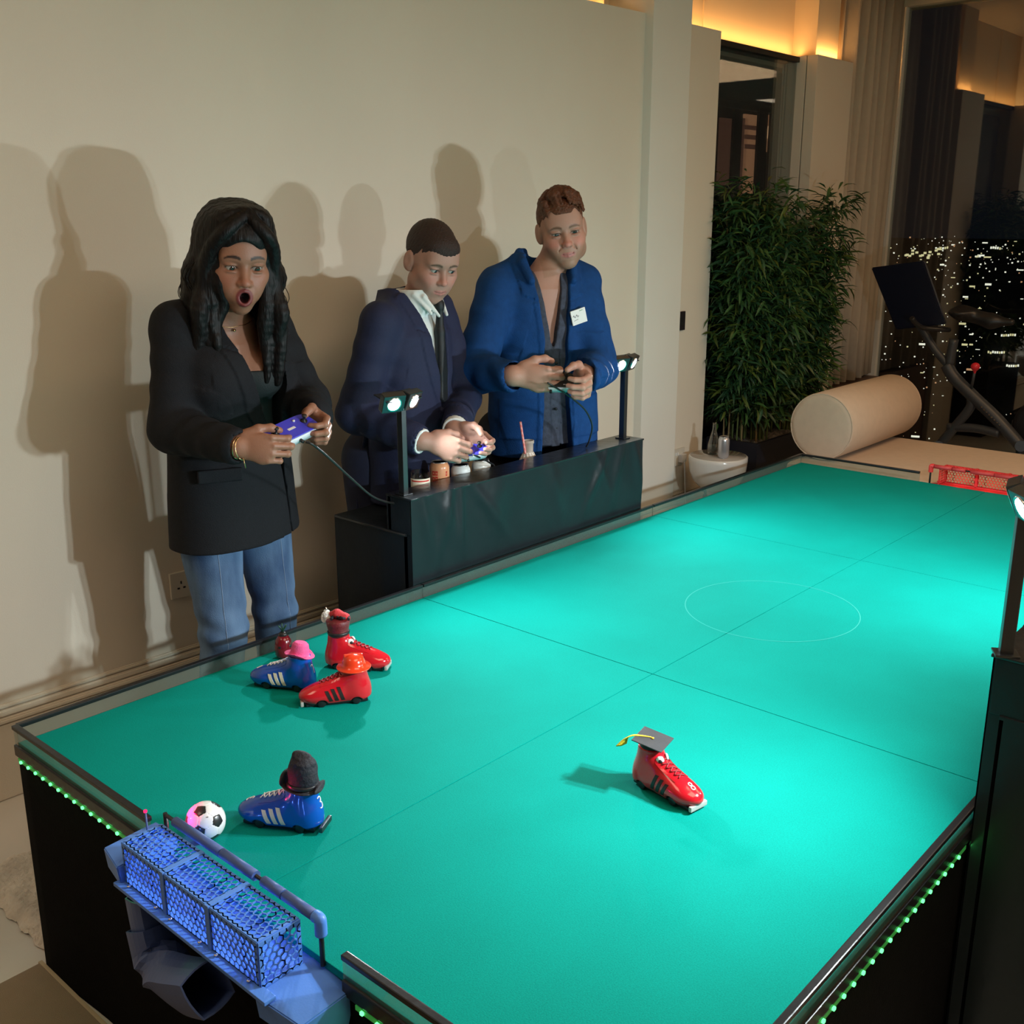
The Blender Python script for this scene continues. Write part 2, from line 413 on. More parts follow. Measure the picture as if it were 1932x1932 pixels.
for xx in (1382, 1429, 1452): far_rect(xx, 206, xx+7, 372, dk, 'mullion', -0.06)
# curtain wall piece, sheer curtain folds
struct(box('wall_corner', (5.235, 0.86, 0), (6.15, 0.90, 3.0), M['wall']))
cur = empty('curtain', (5.6, 0.8, 0))
tag(cur, 'floor length beige curtain hanging in deep folds beside the tall window', 'curtain')
bm = bmesh.new(); n = 150; cols = []
for i in range(n+1):
    t = i/n; x = 5.245+0.80*t
    y = 0.775+0.048*sin(t*2*pi*7.2)*(1-sstep(0.66, 0.80, t))+0.006*sin(t*47)
    cols.append([bm.verts.new((x-5.6+0.01*sin(z*2+t*9), y-0.8+0.006*sin(z*1.7+t*20), z)) for z in (0.62, 1.0, 1.5, 2.0, 2.5, 2.98)])
for a, b in zip(cols, cols[1:]):
    for k in range(5): f = bm.faces.new((a[k], b[k], b[k+1], a[k+1])); f.smooth = True
fb = from_bm('curtain_fabric', bm, mat('curtain_cloth', (0.50, 0.43, 0.34), 0.9, noise=0.05, nscale=30, bump=0.1, bscale=300), cur)
sm = fb.modifiers.new('thick', 'SOLIDIFY'); sm.thickness = 0.004
box('curtain_track', (-0.36, -0.03, 2.98), (0.45, 0.03, 2.995), M['black_plastic'], cur)
# low brown ledge under curtain
struct(box('trim_6', (5.235, 0.735, 0.0), (6.06, 0.86, 0.60), mat('brown_ledge', (0.16, 0.10, 0.075), 0.6, noise=0.1, nscale=10)))
# end wall window (glass to the night city)
win = struct(empty('window_2', (0, 0, 0)))
box('pane', (6.09, -5.2, 0.02), (6.10, 0.80, 2.86), M['glass'], win)
box('window_frame', (6.06, 0.76, 0.0), (6.13, 0.86, 3.0), M['plaster'], win)
box('window_head', (6.04, -5.2, 2.86), (6.20, 0.80, 3.0), M['upper'], win)
box('window_sill', (6.04, -5.2, 0.0), (6.20, 0.80, 0.03), dk, win)
box('mullion', (6.08, -2.9, 0.02), (6.13, -2.84, 2.86), dk, win)
# unseen walls and ceiling close the room
struct(box('ceiling', (-4.2, -5.2, 3.0), (6.2, 1.0, 3.1), M['ceil']))
struct(box('wall_left', (-4.3, -5.2, 0), (-4.2, 1.0, 3.0), M['wall']))
struct(box('wall_front', (-4.2, -5.3, 0), (6.2, -5.2, 3.0), M['wall']))
# cove led strips (the glowing line)
cove = emit('cove_led', (1.0, 0.55, 0.18), 2.2)
for (a, b, yy) in ((-4.2, 3.2, 0.872), (3.50, 4.895, 0.868), (5.165, 5.9, 0.868)):
    tag(box('cove_light_strip', (a, yy, ZT+0.002), (b, yy+0.012, ZT+0.010), cove),
        {-4.2: 'warm light strip along the top of the long beige wall', 3.5: 'warm light strip above the dark glass niche', 5.165: 'warm light strip between box column and curtain'}[a], 'light strip')
tag(box('cove_light_strip', (4.90, 0.742, ZT+0.002), (5.16, 0.752, ZT+0.010), cove), 'warm light strip wrapping the top of the box column', 'light strip')
# baseboard on the long wall: plinth with two mouldings
def base_run(name, xa, xb, yf, off=0.0):
    o = empty(name, (0, 0, 0)); o['kind'] = 'structure'
    for (nm, z0, z1, d) in (('plinth', 0.0, 0.235, 0.022), ('moulding', 0.235, 0.25, 0.030), ('moulding', 0.252, 0.272, 0.018), ('moulding', 0.274, 0.287, 0.012)):
        bm = bmesh.new(); ya, yb = yf(xa), yf(xb)
        q = [(xa, ya-d), (xb, yb-d), (xb, yb+0.001), (xa, ya+0.001)]
        lo = [bm.verts.new((a, b, z0)) for a, b in q]; hi = [bm.verts.new((a, b, z1)) for a, b in q]
        bm.faces.new(lo[::-1]); bm.faces.new(hi)
        for i in range(4): bm.faces.new((lo[i], lo[(i+1) % 4], hi[(i+1) % 4], hi[i]))
        bmesh.ops.bevel(bm, geom=list(bm.edges), offset=0.004, segments=2, affect='EDGES')
        from_bm(nm, bm, M['wall'], o)
base_run('baseboard_left', -4.0, 3.2, wy)
base_run('baseboard_right', 3.205, 3.50, lambda x: 0.655)
base_run('baseboard_niche', 3.50, 3.815, lambda x: YW-0.005)
# fluffy rug
rug = empty('rug', (0.23, 0.25, 0)); tag(rug, 'cream fluffy rug on the pale floor between table and wall', 'rug')
bm = bmesh.new(); nx, ny = 70, 70
a = at_z(0, 1722, 0); b = at_z(78, 1800, 0); c = at_z(0, 1627, 0); d = at_z(61, 1602, 0)
g = []
for i in range(nx+1):
    row = []
    for j in range(ny+1):
        u = i/nx; v = j/ny; x = 0.012+u*0.44; y0 = 0.03; y1 = 0.475; y = y0+(y1-y0)*v
        x += 0.004*sin(37*v+3*u); e = min(u, 1-u, v, 1-v)*12
        z = 0.022*min(1, e+0.15)+random.uniform(-.004, .004)
        row.append(bm.verts.new((x-0.23, y-0.25+0.008*sin(u*30), max(z, .002))))
    g.append(row)
for i in range(nx):
    for j in range(ny): f = bm.faces.new((g[i][j], g[i+1][j], g[i+1][j+1], g[i][j+1])); f.smooth = True
from_bm('rug_pile', bm, mat('cream_fleece', (0.80, 0.74, 0.66), 0.95, noise=0.35, nscale=9, bump=1.0, bscale=60), rug)
box('rug_backing', (-.205, -0.21, 0.0005), (.205, 0.21, 0.006), mat('rug_backing', (0.3, 0.24, 0.18), 0.9), rug)
cp = empty('shade_sheet', (-1.6, -2.0, 0)); tag(cp, 'flat brown sheet painted as shade on the floor at the near left corner of the frame', 'rug')
box('shade_sheet_top', (-1.5, -2.2, 0.0005), (1.585, 2.015, 0.008), mat('brown_floor_shade', (0.30, 0.23, 0.165), 0.95, noise=0.08, nscale=20, bump=0.3, bscale=500), cp, .003)  # brown sheet stands in for the shaded floor at the table's near end
box('shade_sheet_edge', (1.583, -2.2, 0.0005), (1.592, 2.02, 0.009), mat('pale_hem_light', (0.5, 0.40, 0.28), 0.9), cp, .002)  # pale strip painted in for the bright line along the skirt hem
# light switch and sockets
sw = empty('light_switch', (3.507, 0.69, 1.143)); tag(sw, 'dark square light switch on the wall right of the pale pilaster', 'switch')
box('switch_plate', (0, -0.006, -0.045), (0.085, 0.002, 0.045), mat('bronze_plate', (0.03, 0.025, 0.03), 0.4, metal=0.4), sw, 0.002)
box('rocker', (0.022, -0.011, -0.02), (0.062, -0.005, 0.02), M['black_plastic'], sw, 0.002)
def socket(loc, rz, label, plug):
    s = empty('wall_socket', loc, rz); tag(s, label, 'socket')
    box('socket_plate', (-0.073, -0.009, -0.043), (0.073, 0.001, 0.043), mat('socket_plate', (0.60, 0.56, 0.48), 0.4), s, 0.003)
    for cx_ in (-0.037, 0.037):
        if plug and cx_ > 0: continue
        bm = bmesh.new()
        add_box(bm, (cx_-.002, -.0105, .004), (cx_+.002, -.0088, .013)); add_box(bm, (cx_-.014, -.0105, -.012), (cx_-.006, -.0088, -.007)); add_box(bm, (cx_+.006, -.0105, -.012), (cx_+.014, -.0088, -.007))
        from_bm('pin_holes', bm, M['black_plastic'], s)
    box('rocker', (-0.012, -0.013, 0.012), (-0.004, -0.008, 0.026), M['white_plastic'], s, 0.001); box('rocker', (0.004, -0.013, 0.012), (0.012, -0.008, 0.026), M['white_plastic'], s, 0.001)
    return s
ws = at_y(355, 1120, 0.782)
socket((ws[0]+0.01, wy(ws[0])-0.001, 0.50), -0.0356, 'beige double wall socket behind the woman’s legs', True)
p1 = empty('plug', (ws[0]+0.05, wy(ws[0])-0.012, 0.49)); tag(p1, 'black plug pushed into the double wall socket behind the jeans', 'plug')
box('plug_body', (-0.022, -0.03, -0.022), (0.022, 0.002, 0.022), M['black_plastic'], p1, 0.005)
tube('cable', spline([(0, -.028, -.02), (0, -.035, -.1), (0.02, -.03, -.3), (0.05, -.04, -.44)]), .0035, M['cable'], p1)
socket((3.565, 0.694, 0.47), 0, 'pale wall socket beside the round side table', True)
p2 = empty('plug', (3.60, 0.685, 0.465)); tag(p2, 'white plug with white cable in the socket near the side table', 'plug')
box('plug_body', (-0.02, -0.026, -0.02), (0.02, 0.002, 0.02), M['white_plastic'], p2, 0.004)
tube('cable', spline([(0, -.024, -.015), (0.005, -.03, -.12), (0.03, -.025, -.27), (0.02, -.06, -.41), (-.04, -.1, -.46)]), .004, M['white_plastic'], p2)

# ================================================================== night city outside
cityroot = struct(empty('exterior_ground', (0, 0, 0)))
gm = mat('night_ground', (0.012, 0.013, 0.016), 1.0)
box('land', (8, -4000, -91), (5000, 4000, -90), gm, cityroot)
rs = random.Random(3)
bm = bmesh.new(); cmats = [emit('city_white', (1.0, 0.93, 0.75), 1.6), emit('city_yellow', (1.0, 0.86, 0.45), 1.1), emit('city_orange', (1.0, 0.5, 0.25), .8)]
def lightq(px, py, D, sw_, sh_, mi):
    d = _fw+_r*(px-966)/F_PX-_u*(py-966)/F_PX; d = d/np.linalg.norm(d[:2]); p = CAM+d*D
    t = Vector((-d[1], d[0], 0)).normalized(); pv = Vector(p)
    add_box(bm, (-sw_/2, -0.02*D/100, -sh_/2), (sw_/2, 0.02*D/100, sh_/2), Matrix.Translation(pv) @ Matrix(((t.x, d[0], 0, 0), (t.y, d[1], 0, 0), (0, 0, 1, 0), (0, 0, 0, 1))), 0, mi)
def ground_D(py):
    e = max((py-418)/1990.0, 0.006); return min(92/e, 3500)
for _ in range(1250):
    px = rs.uniform(1600, 2350); u_ = rs.random(); py = 446+u_*410
    if rs.random() < .30: py = rs.gauss(495, 30)
    if py < 440: continue
    D = ground_D(py)*rs.uniform(.8, .98); s = D/1990*rs.choice([.9, 1.2, 1.5, 1.9, 2.4]); big = rs.random()
    lightq(px, py, D, s*(rs.uniform(2.5, 6) if big < .14 else 1.1), s*(1 if big > .1 else 1.4), rs.choices([0, 1, 2], [6, 3, 1])[0])
for k in range(16): lightq(1725+rs.uniform(-1, 1)*26+k*1.5, 486-k*.8+rs.uniform(-5, 5), 1500, 3.6, 2.6, 1)
for (px, py, n_) in ((1865, 665, 8), (1830, 787, 5), (1890, 632, 7), (1900, 690, 6), (1870, 468, 5), (1775, 468, 4)):
    for k in range(n_): lightq(px+k*4.2, py+rs.uniform(-1, 1), 420, .55, .8, rs.choice([0, 1]))
cl = from_bm('city_lights', bm, cmats); tag(cl, 'scattered white and yellow city lights far below beyond the tall window', 'lights', kind='stuff')
bmat = mat('night_block', (0.02, 0.022, 0.028), 0.9, noise=0.2, nscale=.05)
lab = ['dark office block far beyond the window near the frame edge', 'lower dark building beyond the exercise bike', 'broad dark block among the distant lights beyond the window']
for i, (px, py, D, wd_, ht_) in enumerate(((1915, 640, 420, 20, 70), (1838, 735, 330, 16, 46), (1700, 545, 900, 60, 60))):
    d = _fw+_r*(px-966)/F_PX-_u*(py-966)/F_PX; d = d/np.linalg.norm(d[:2]); p = CAM+d*D
    b_ = empty('city_building', (p[0], p[1], -90), math.atan2(d[1], d[0])); tag(b_, lab[i], 'building')
    top = p[2]+90
    box('wall', (2, -wd_/2, 0), (wd_*.7, wd_/2, top), bmat, b_)
    box('roof_plant', (8, -wd_/6, top), (wd_*.4, wd_/6, top+4), bmat, b_)
# ================================================================== FOOTBALL TABLE
TL, TW, TH, BH = 3.529, 1.609, 0.555, 0.041
CX3 = [0, TL/3, 2*TL/3, TL]
table = empty('football_table', (TL/2, -TW/2, 0)); tag(table, 'large green felt football table with clear side boards and black skirt', 'table')
tb = lambda p: (p[0]-TL/2, p[1]+TW/2, p[2])
def tbox(name, lo, hi, m, bev=0.0, parent=None): return box(name, tb(lo), tb(hi), m, parent or table, bev)
def felt_mat():
    m, nt, b = new_mat('green_felt')
    tc = nt.nodes.new('ShaderNodeTexCoord'); n1 = nt.nodes.new('ShaderNodeTexNoise'); n1.inputs['Scale'].default_value = 420; n1.inputs['Detail'].default_value = 4
    n2 = nt.nodes.new('ShaderNodeTexNoise'); n2.inputs['Scale'].default_value = 5; n2.inputs['Detail'].default_value = 6
    nt.links.new(tc.outputs['Object'], n1.inputs[0]); nt.links.new(tc.outputs['Object'], n2.inputs[0])
    r1 = nt.nodes.new('ShaderNodeMapRange'); r1.inputs[1].default_value = .3; r1.inputs[2].default_value = .7; r1.inputs[3].default_value = .86; r1.inputs[4].default_value = 1.1
    r2 = nt.nodes.new('ShaderNodeMapRange'); r2.inputs[1].default_value = .3; r2.inputs[2].default_value = .7; r2.inputs[3].default_value = .95; r2.inputs[4].default_value = 1.05
    nt.links.new(n1.outputs['Fac'], r1.inputs[0]); nt.links.new(n2.outputs['Fac'], r2.inputs[0])
    mu = nt.nodes.new('ShaderNodeMath'); mu.operation = 'MULTIPLY'; nt.links.new(r1.outputs[0], mu.inputs[0]); nt.links.new(r2.outputs[0], mu.inputs[1])
    mx = nt.nodes.new('ShaderNodeMix'); mx.data_type = 'RGBA'; mx.blend_type = 'MULTIPLY'; mx.inputs[0].default_value = 1; mx.inputs[6].default_value = (0.0, 0.262, 0.218, 1)
    nt.links.new(mu.outputs[0], mx.inputs[7]); nt.links.new(mx.outputs[2], b.inputs['Base Color'])
    b.inputs['Roughness'].default_value = 0.85; b.inputs['Specular IOR Level'].default_value = 0.08
    bp = nt.nodes.new('ShaderNodeBump'); bp.inputs['Strength'].default_value = .25; bp.inputs['Distance'].default_value = .002
    nt.links.new(n1.outputs['Fac'], bp.inputs['Height']); nt.links.new(bp.outputs[0], b.inputs['Normal']); return m
M['felt'] = felt_mat()
M['line'] = mat('faint_chalk', (0.01, 0.34, 0.295), 0.9)
g = 0.0012
for i in range(3):
    for j in range(2):
        tbox('felt_panel', (CX3[i]+(g if i else 0), -TW/2*(j+1)+(g if not j else 0), TH-.014), (CX3[i+1]-(g if i < 2 else 0), -TW/2*j-(g if j else 0), TH), M['felt'], .0012)
tbox('table_deck', (0.002, -TW+.002, TH-.04), (TL-.002, -.002, TH-.015), mat('deck_board', (0.01, 0.06, 0.045), 0.9))
bm = bmesh.new()
def ring(cx, cy, r, a0, a1, w_=.0016):
    n = 80; q = []
    for i in range(n+1):
        a = a0+(a1-a0)*i/n; q.append((bm.verts.new(tb((cx+(r-w_)*cos(a), cy+(r-w_)*sin(a), TH+.0004))), bm.verts.new(tb((cx+(r+w_)*cos(a), cy+(r+w_)*sin(a), TH+.0004)))))
    for a, b in zip(q, q[1:]): bm.faces.new((a[0], b[0], b[1], a[1]))
ring(TL/2, -TW/2, 0.24, 0, 2*pi); from_bm('centre_circle', bm, M['line'], table)
# boards in sections with black top trim, goals leave a gap in the ends
GY0, GY1 = -0.535, -1.072
def board(a, b, side):
    (xa, ya), (xb, yb) = a, b; t = .005
    if side == 'x': lo, hi = (xa, ya-t if ya < -.5 else ya, TH-.02), (xb, ya if ya < -.5 else ya+t, TH+BH-.008)
    else: lo, hi = (xa-t if xa < 1 else xa, yb, TH-.02), (xa if xa < 1 else xa+t, ya, TH+BH-.008)
    tbox('side_board', lo, hi, M['board'])
    e = .004
    if side == 'x': tbox('top_trim', (lo[0]+.001, lo[1]-e, TH+BH-.009), (hi[0]-.001, hi[1]+e, TH+BH), M['trim'], .002); tbox('bottom_trim', (lo[0], lo[1]-(e if ya < -.5 else -.003), TH-.028), (hi[0], hi[1]+(-.003 if ya < -.5 else e), TH-.0035), M['trim'], .002)
    else: tbox('top_trim', (lo[0]-e, lo[1]+.001, TH+BH-.009), (hi[0]+e, hi[1]-.001, TH+BH), M['trim'], .002); tbox('bottom_trim', (lo[0]-(e if xa < 1 else -.003), lo[1], TH-.028), (hi[0]+(-.003 if xa < 1 else e), hi[1], TH-.0035), M['trim'], .002)
for i in range(3):
    board((CX3[i]+.001, 0), (CX3[i+1]-.001, 0), 'x'); board((CX3[i]+.001, -TW), (CX3[i+1]-.001, -TW), 'x')
for xx in (0, TL):
    board((xx, 0.005), (xx, GY0), 'y'); board((xx, GY1), (xx, -TW-.005), 'y')
# skirt cloth to the floor
bm = bmesh.new(); per = []
def edge_pts(p, q, n): return [(p[0]+(q[0]-p[0])*i/n, p[1]+(q[1]-p[1])*i/n) for i in range(n)]
c = [(-.003, .003), (TL+.003, .003), (TL+.003, -TW-.003), (-.003, -TW-.003)]
loop = edge_pts(c[0], c[1], 90)+edge_pts(c[1], c[2], 44)+edge_pts(c[2], c[3], 90)+edge_pts(c[3], c[0], 44)
zs = [TH-.026, .45, .35, .25, .15, .06, .002]; rows = []
for k, z in enumerate(zs):
    row = []
    for i, (x, y) in enumerate(loop):
        d_ = 0.004*sin(i*.55)*k/6+.003*sin(i*.21+1)*k/6
        nx_ = -1 if x < .01 else (1 if x > TL else 0); ny_ = 1 if y > 0 else (-1 if y < -TW else 0)
        row.append(bm.verts.new(tb((x+nx_*d_, y+ny_*d_, z))))
    rows.append(row)
for a, b in zip(rows, rows[1:]):
    for i in range(len(loop)):
        j = (i+1) % len(loop); f = bm.faces.new((a[i], a[j], b[j], b[i])); f.smooth = True
from_bm('skirt_cloth', bm, M['black_cloth'], table)
# green LED strips (strip > led)
ledbm = bmesh.new(); add_box(ledbm, (-.003, -.003, -.0026), (.003, .003, .0026), None, .001)
led_me = bpy.data.meshes.new('led'); ledbm.to_mesh(led_me); ledbm.free(); led_me.materials.append(M['led'])
strip_m = mat('green_strip_tape', (0.05, 0.24, 0.06), 0.4, noise=.5, nscale=60, emis=(.05, .5, .08), estr=.25)
def leds(p, q, nrm, step=.0333):
    p = Vector(tb(p)); q = Vector(tb(q)); d_ = q-p; n = int(d_.length/step); d_.normalize(); nv = Vector(nrm)
    bm = bmesh.new(); rot = Matrix(((d_.x, nv.x, 0, 0), (d_.y, nv.y, 0, 0), (0, 0, 1, 0), (0, 0, 0, 1)))
    L_ = (q-p).length; add_box(bm, (0, -.001, -.004), (L_, .001, .004), Matrix.Translation(p) @ rot)
    st = from_bm('led_strip', bm, strip_m, table)
    for i in range(n):
        o = bpy.data.objects.new('led', led_me); COL.objects.link(o); o.parent = st; o.location = p+d_*(step*(i+.5))+nv*.002
    return st
zl = TH-.035
leds((-.007, -.006, zl), (-.007, -.50, zl), (-1, 0, 0)); leds((-.007, -1.10, zl), (-.007, -TW, zl), (-1, 0, 0)); leds((0, -TW-.007, zl), (0.99, -TW-.007, zl), (0, -1, 0))
leds((2.4, -TW-.007, zl), (TL, -TW-.007, zl), (0, -1, 0))
line_light('led_glow', (-.012, -.25, zl), .48, (0, 1, 0), (-1, 0, -.4), .12, (.1, 1, .2))
line_light('led_glow', (-.012, -1.35, zl), .48, (0, 1, 0), (-1, 0, -.4), .12, (.1, 1, .2))
line_light('led_glow', (.52, -TW-.012, zl), 1.0, (1, 0, 0), (0, -1, -.4), .25, (.1, 1, .2))

# ================================================================== CONTROL STANDS and their lamps
def stand(name, label, ox, oy, flip, ztop, x0, x1):
    s = empty(name, (ox, oy, 0), pi if flip else 0); tag(s, label, 'stand')
    L_ = x1-x0
    # front vinyl board with drape ripples: local x along 0..L, local y away from table
    bm = bmesh.new(); nx, nz = 170, 60; zb = .02
    rr = random.Random(5 if flip else 2)
    ph = [rr.uniform(0, 6.28) for _ in range(8)]
    def yy(x, z):
        t = (ztop-z)/(ztop-zb); a = 0
        for (cx_, w_, sl) in ((.04, .02, .2), (.10, .035, .5), (.16, .02, -.3), (.20, .014, 0), (.25, .022, .8), (.36, .05, -.1), (.62, .03, .3), (.86, .022, .5), (.93, .02, -.6), (1.02, .025, -.3), (1.09, .02, .3)):
            a += .0085*math.exp(-((x-cx_-sl*(ztop-z))/w_)**2)*math.exp(-((ztop-z-.08)/.11)**2)
        return -min(.013, a+.002*sin(x*23+ph[0])*t*(1+sin(z*9)))
    gr = [[bm.verts.new((L_*i/nx, yy(L_*i/nx, zb+(ztop-zb)*j/nz), zb+(ztop-zb)*j/nz)) for j in range(nz+1)] for i in range(nx+1)]
    for i in range(nx):
        for j in range(nz): f = bm.faces.new((gr[i][j], gr[i+1][j], gr[i+1][j+1], gr[i][j+1])); f.smooth = True
    d = from_bm('vinyl_drape', bm, M['black_vinyl'], s)
    box('front_board', (0.002, .002, .02), (L_-.002, .022, ztop-.002), M['black_vinyl'], s)
    box('top_ledge', (-.002, -.004, ztop-.006), (L_+.002, .105, ztop), mat('vinyl_ledge', (0.012, 0.013, 0.015), 0.3, bump=.3, bscale=25, coat=.3), s, .002)
    box('ledge_back', (0, .085, ztop-.11), (L_, .105, ztop-.006), M['black_vinyl'], s, .002)
    for xe in (0, L_-.012): box('ledge_end', (xe, .004, ztop-.11), (xe+.012, .10, ztop-.006), M['black_vinyl'], s, .002)
    box('shelf_top', (-.003, .022, ztop-.116), (L_+.003, .345, ztop-.108), M['black_vinyl'], s, .002)
    tube('piping', [(-.004, .022, ztop-.112), (-.004, .34, ztop-.112)], .0035, M['trim'], s)
    # hanging side and back cloth
    for (pa, pb) in (((-.003, .03), (-.003, .345)), ((L_+.003, .345), (L_+.003, .03)), ((-.003, .345), (L_+.003, .345))):
        bm = bmesh.new(); n = 40; g2 = []
        for i in range(n+1):
            x = pa[0]+(pb[0]-pa[0])*i/n; y = pa[1]+(pb[1]-pa[1])*i/n; col = []
            for j in range(9):
                z = (ztop-.116)*(1-j/8)+.003; k = j/8*.004*sin(i*.35+j*.2)
                if pa[0] == pb[0]: col.append(bm.verts.new((x+k, y, z)))
                else: col.append(bm.verts.new((x, y+k, z)))
            g2.append(col)
        for i in range(n):
            for j in range(8): f = bm.faces.new((g2[i][j], g2[i+1][j], g2[i+1][j+1], g2[i][j+1])); f.smooth = True
        from_bm('side_drape', bm, M['black_vinyl'], s)
    return s
ST1 = stand('control_stand', 'black draped control stand standing between the table and the two men', CX3[1]-.013, .026, False, .850, CX3[1]-.013, 2.31)
ST2 = stand('control_stand', 'black draped control stand cut by the right edge of the frame', 2.20, -1.619, True, .895, 1.00, 2.20)

def lamp_post(loc, yaw, label, H_=.262, pitch=-0.42, power=8.0):
    l = empty('lamp_post', loc, yaw); tag(l, label, 'lamp', 'twin headed lamps on the control stands')
    box('pole', (-.011, -.009, 0), (.011, .009, H_-.01), M['metal'], l, .002)
    box('pole_foot', (-.02, -.018, 0), (.02, .018, .004), M['metal'], l, .001)
    # twin head: a folded dark roof carrying two round lamps, facing local +x
    for sx in (-1, 1):
        R_ = Matrix.Translation((0.006, sx*.036, H_+.010)) @ Matrix.Rotation(sx*.26, 4, 'Z') @ Matrix.Rotation(.42, 4, 'Y')
        bm = bmesh.new(); add_box(bm, (-.016, -.034, -.027), (.008, .034, .027), R_, .003); add_box(bm, (-.03, -.022, .0), (-.015, .022, .02), R_, .002)
        hd = from_bm('lamp_head', bm, M['metal'], l)
        bm = bmesh.new(); add_lathe(bm, [(.0, .008), (.019, .0085), (.0215, .0105), (.023, .0095), (.024, .004)], R_ @ Matrix.Rotation(pi/2, 4, 'Y'), 24, cap=False)
        from_bm('lamp_rim', bm, M['chrome'], hd)
        bm = bmesh.new(); add_lathe(bm, [(.0001, .0092), (.0185, .0092)], R_ @ Matrix.Rotation(pi/2, 4, 'Y'), 24)
        from_bm('lamp_lens', bm, M['lamp'], hd)
        li = bpy.data.lights.new('lamp_head_light', 'AREA'); li.shape = 'DISK'; li.size = .036; li.energy = power; li.color = COOL; li.spread = radians(138)
        lo = bpy.data.objects.new('lamp_head_light', li); COL.objects.link(lo)
        Wm = Matrix.Translation(loc) @ Matrix.Rotation(yaw, 4, 'Z') @ R_ @ Matrix.Translation((.0135, 0, 0)) @ Matrix.Rotation(-pi/2, 4, 'Y')
        lo.matrix_world = Wm
    bm = bmesh.new(); R0 = Matrix.Translation((-.012, 0, H_+.022)) @ Matrix.Rotation(.30, 4, 'Y'); add_box(bm, (-.03, -.066, 0), (.03, .066, .003), R0, .001)
    from_bm('head_cover', bm, M['metal'], l); return l
lamp_post((CX3[1]+.012, .082, .85), -pi/2, power=5.6, label= 'twin headed lamp at the near left end of the far stand')
lamp_post((2.262, .082, .85), -pi/2, power=5.6, label= 'twin headed lamp at the right end of the far stand by the pilaster')
lamp_post((1.012, -1.634, .895), pi/2+.50, 'twin headed lamp on the stand at the right edge of the photo')
lamp_post((2.17, -1.66, .895), pi/2, 'twin headed lamp at the far end of the right hand stand')

# ================================================================== GOALS
def hex_panel(name, w_, h_, place, m, parent, cell=.0125, th=.0024, web=.0022, border=.0065):
    """openwork panel w x h in local XY, hex webs as thin bars; place: Matrix"""
    bm = bmesh.new(); t = th/2
    add_box(bm, (0, 0, -t), (w_, border, t), place); add_box(bm, (0, h_-border, -t), (w_, h_, t), place)
    add_box(bm, (0, border, -t), (border, h_-border, t), place); add_box(bm, (w_-border, border, -t), (w_, h_-border, t), place)
    r = cell/sqrt(3); segs = set(); nx = int(w_/cell)+2; ny = int(h_/(1.5*r))+2
    for j in range(ny):
        for i in range(nx):
            cx_ = cell*(i+.5*(j % 2)); cy_ = 1.5*r*j
            pts = [(cx_+r*sin(a), cy_+r*cos(a)) for a in [k*pi/3 for k in range(6)]]
            for k in range(6):
                p, q = pts[k], pts[(k+1) % 6]; key = tuple(sorted([(round(p[0], 4), round(p[1], 4)), (round(q[0], 4), round(q[1], 4))]))
                segs.add(key)
    lo, hi = border*.5, None
    for (p, q) in segs:
        def ins_(a): return border*.5 <= a[0] <= w_-border*.5 and border*.5 <= a[1] <= h_-border*.5
        if not (ins_(p) or ins_(q)): continue
        p = Vector((min(max(p[0], .001), w_-.001), min(max(p[1], .001), h_-.001), 0)); q = Vector((min(max(q[0], .001), w_-.001), min(max(q[1], .001), h_-.001), 0))
        d_ = q-p
        if d_.length < 1e-4: continue
        nrm = Vector((-d_.y, d_.x, 0)).normalized()*web/2
        vs = [bm.verts.new(place @ (a+s1*nrm+Vector((0, 0, s2*t)))) for a in (p, q) for s1 in (-1, 1) for s2 in (-1, 1)]
        for f in ((0, 1, 5, 4), (2, 6, 7, 3), (0, 4, 6, 2), (1, 3, 7, 5)): bm.faces.new([vs[k] for k in f])
    return from_bm(name, bm, m, parent)
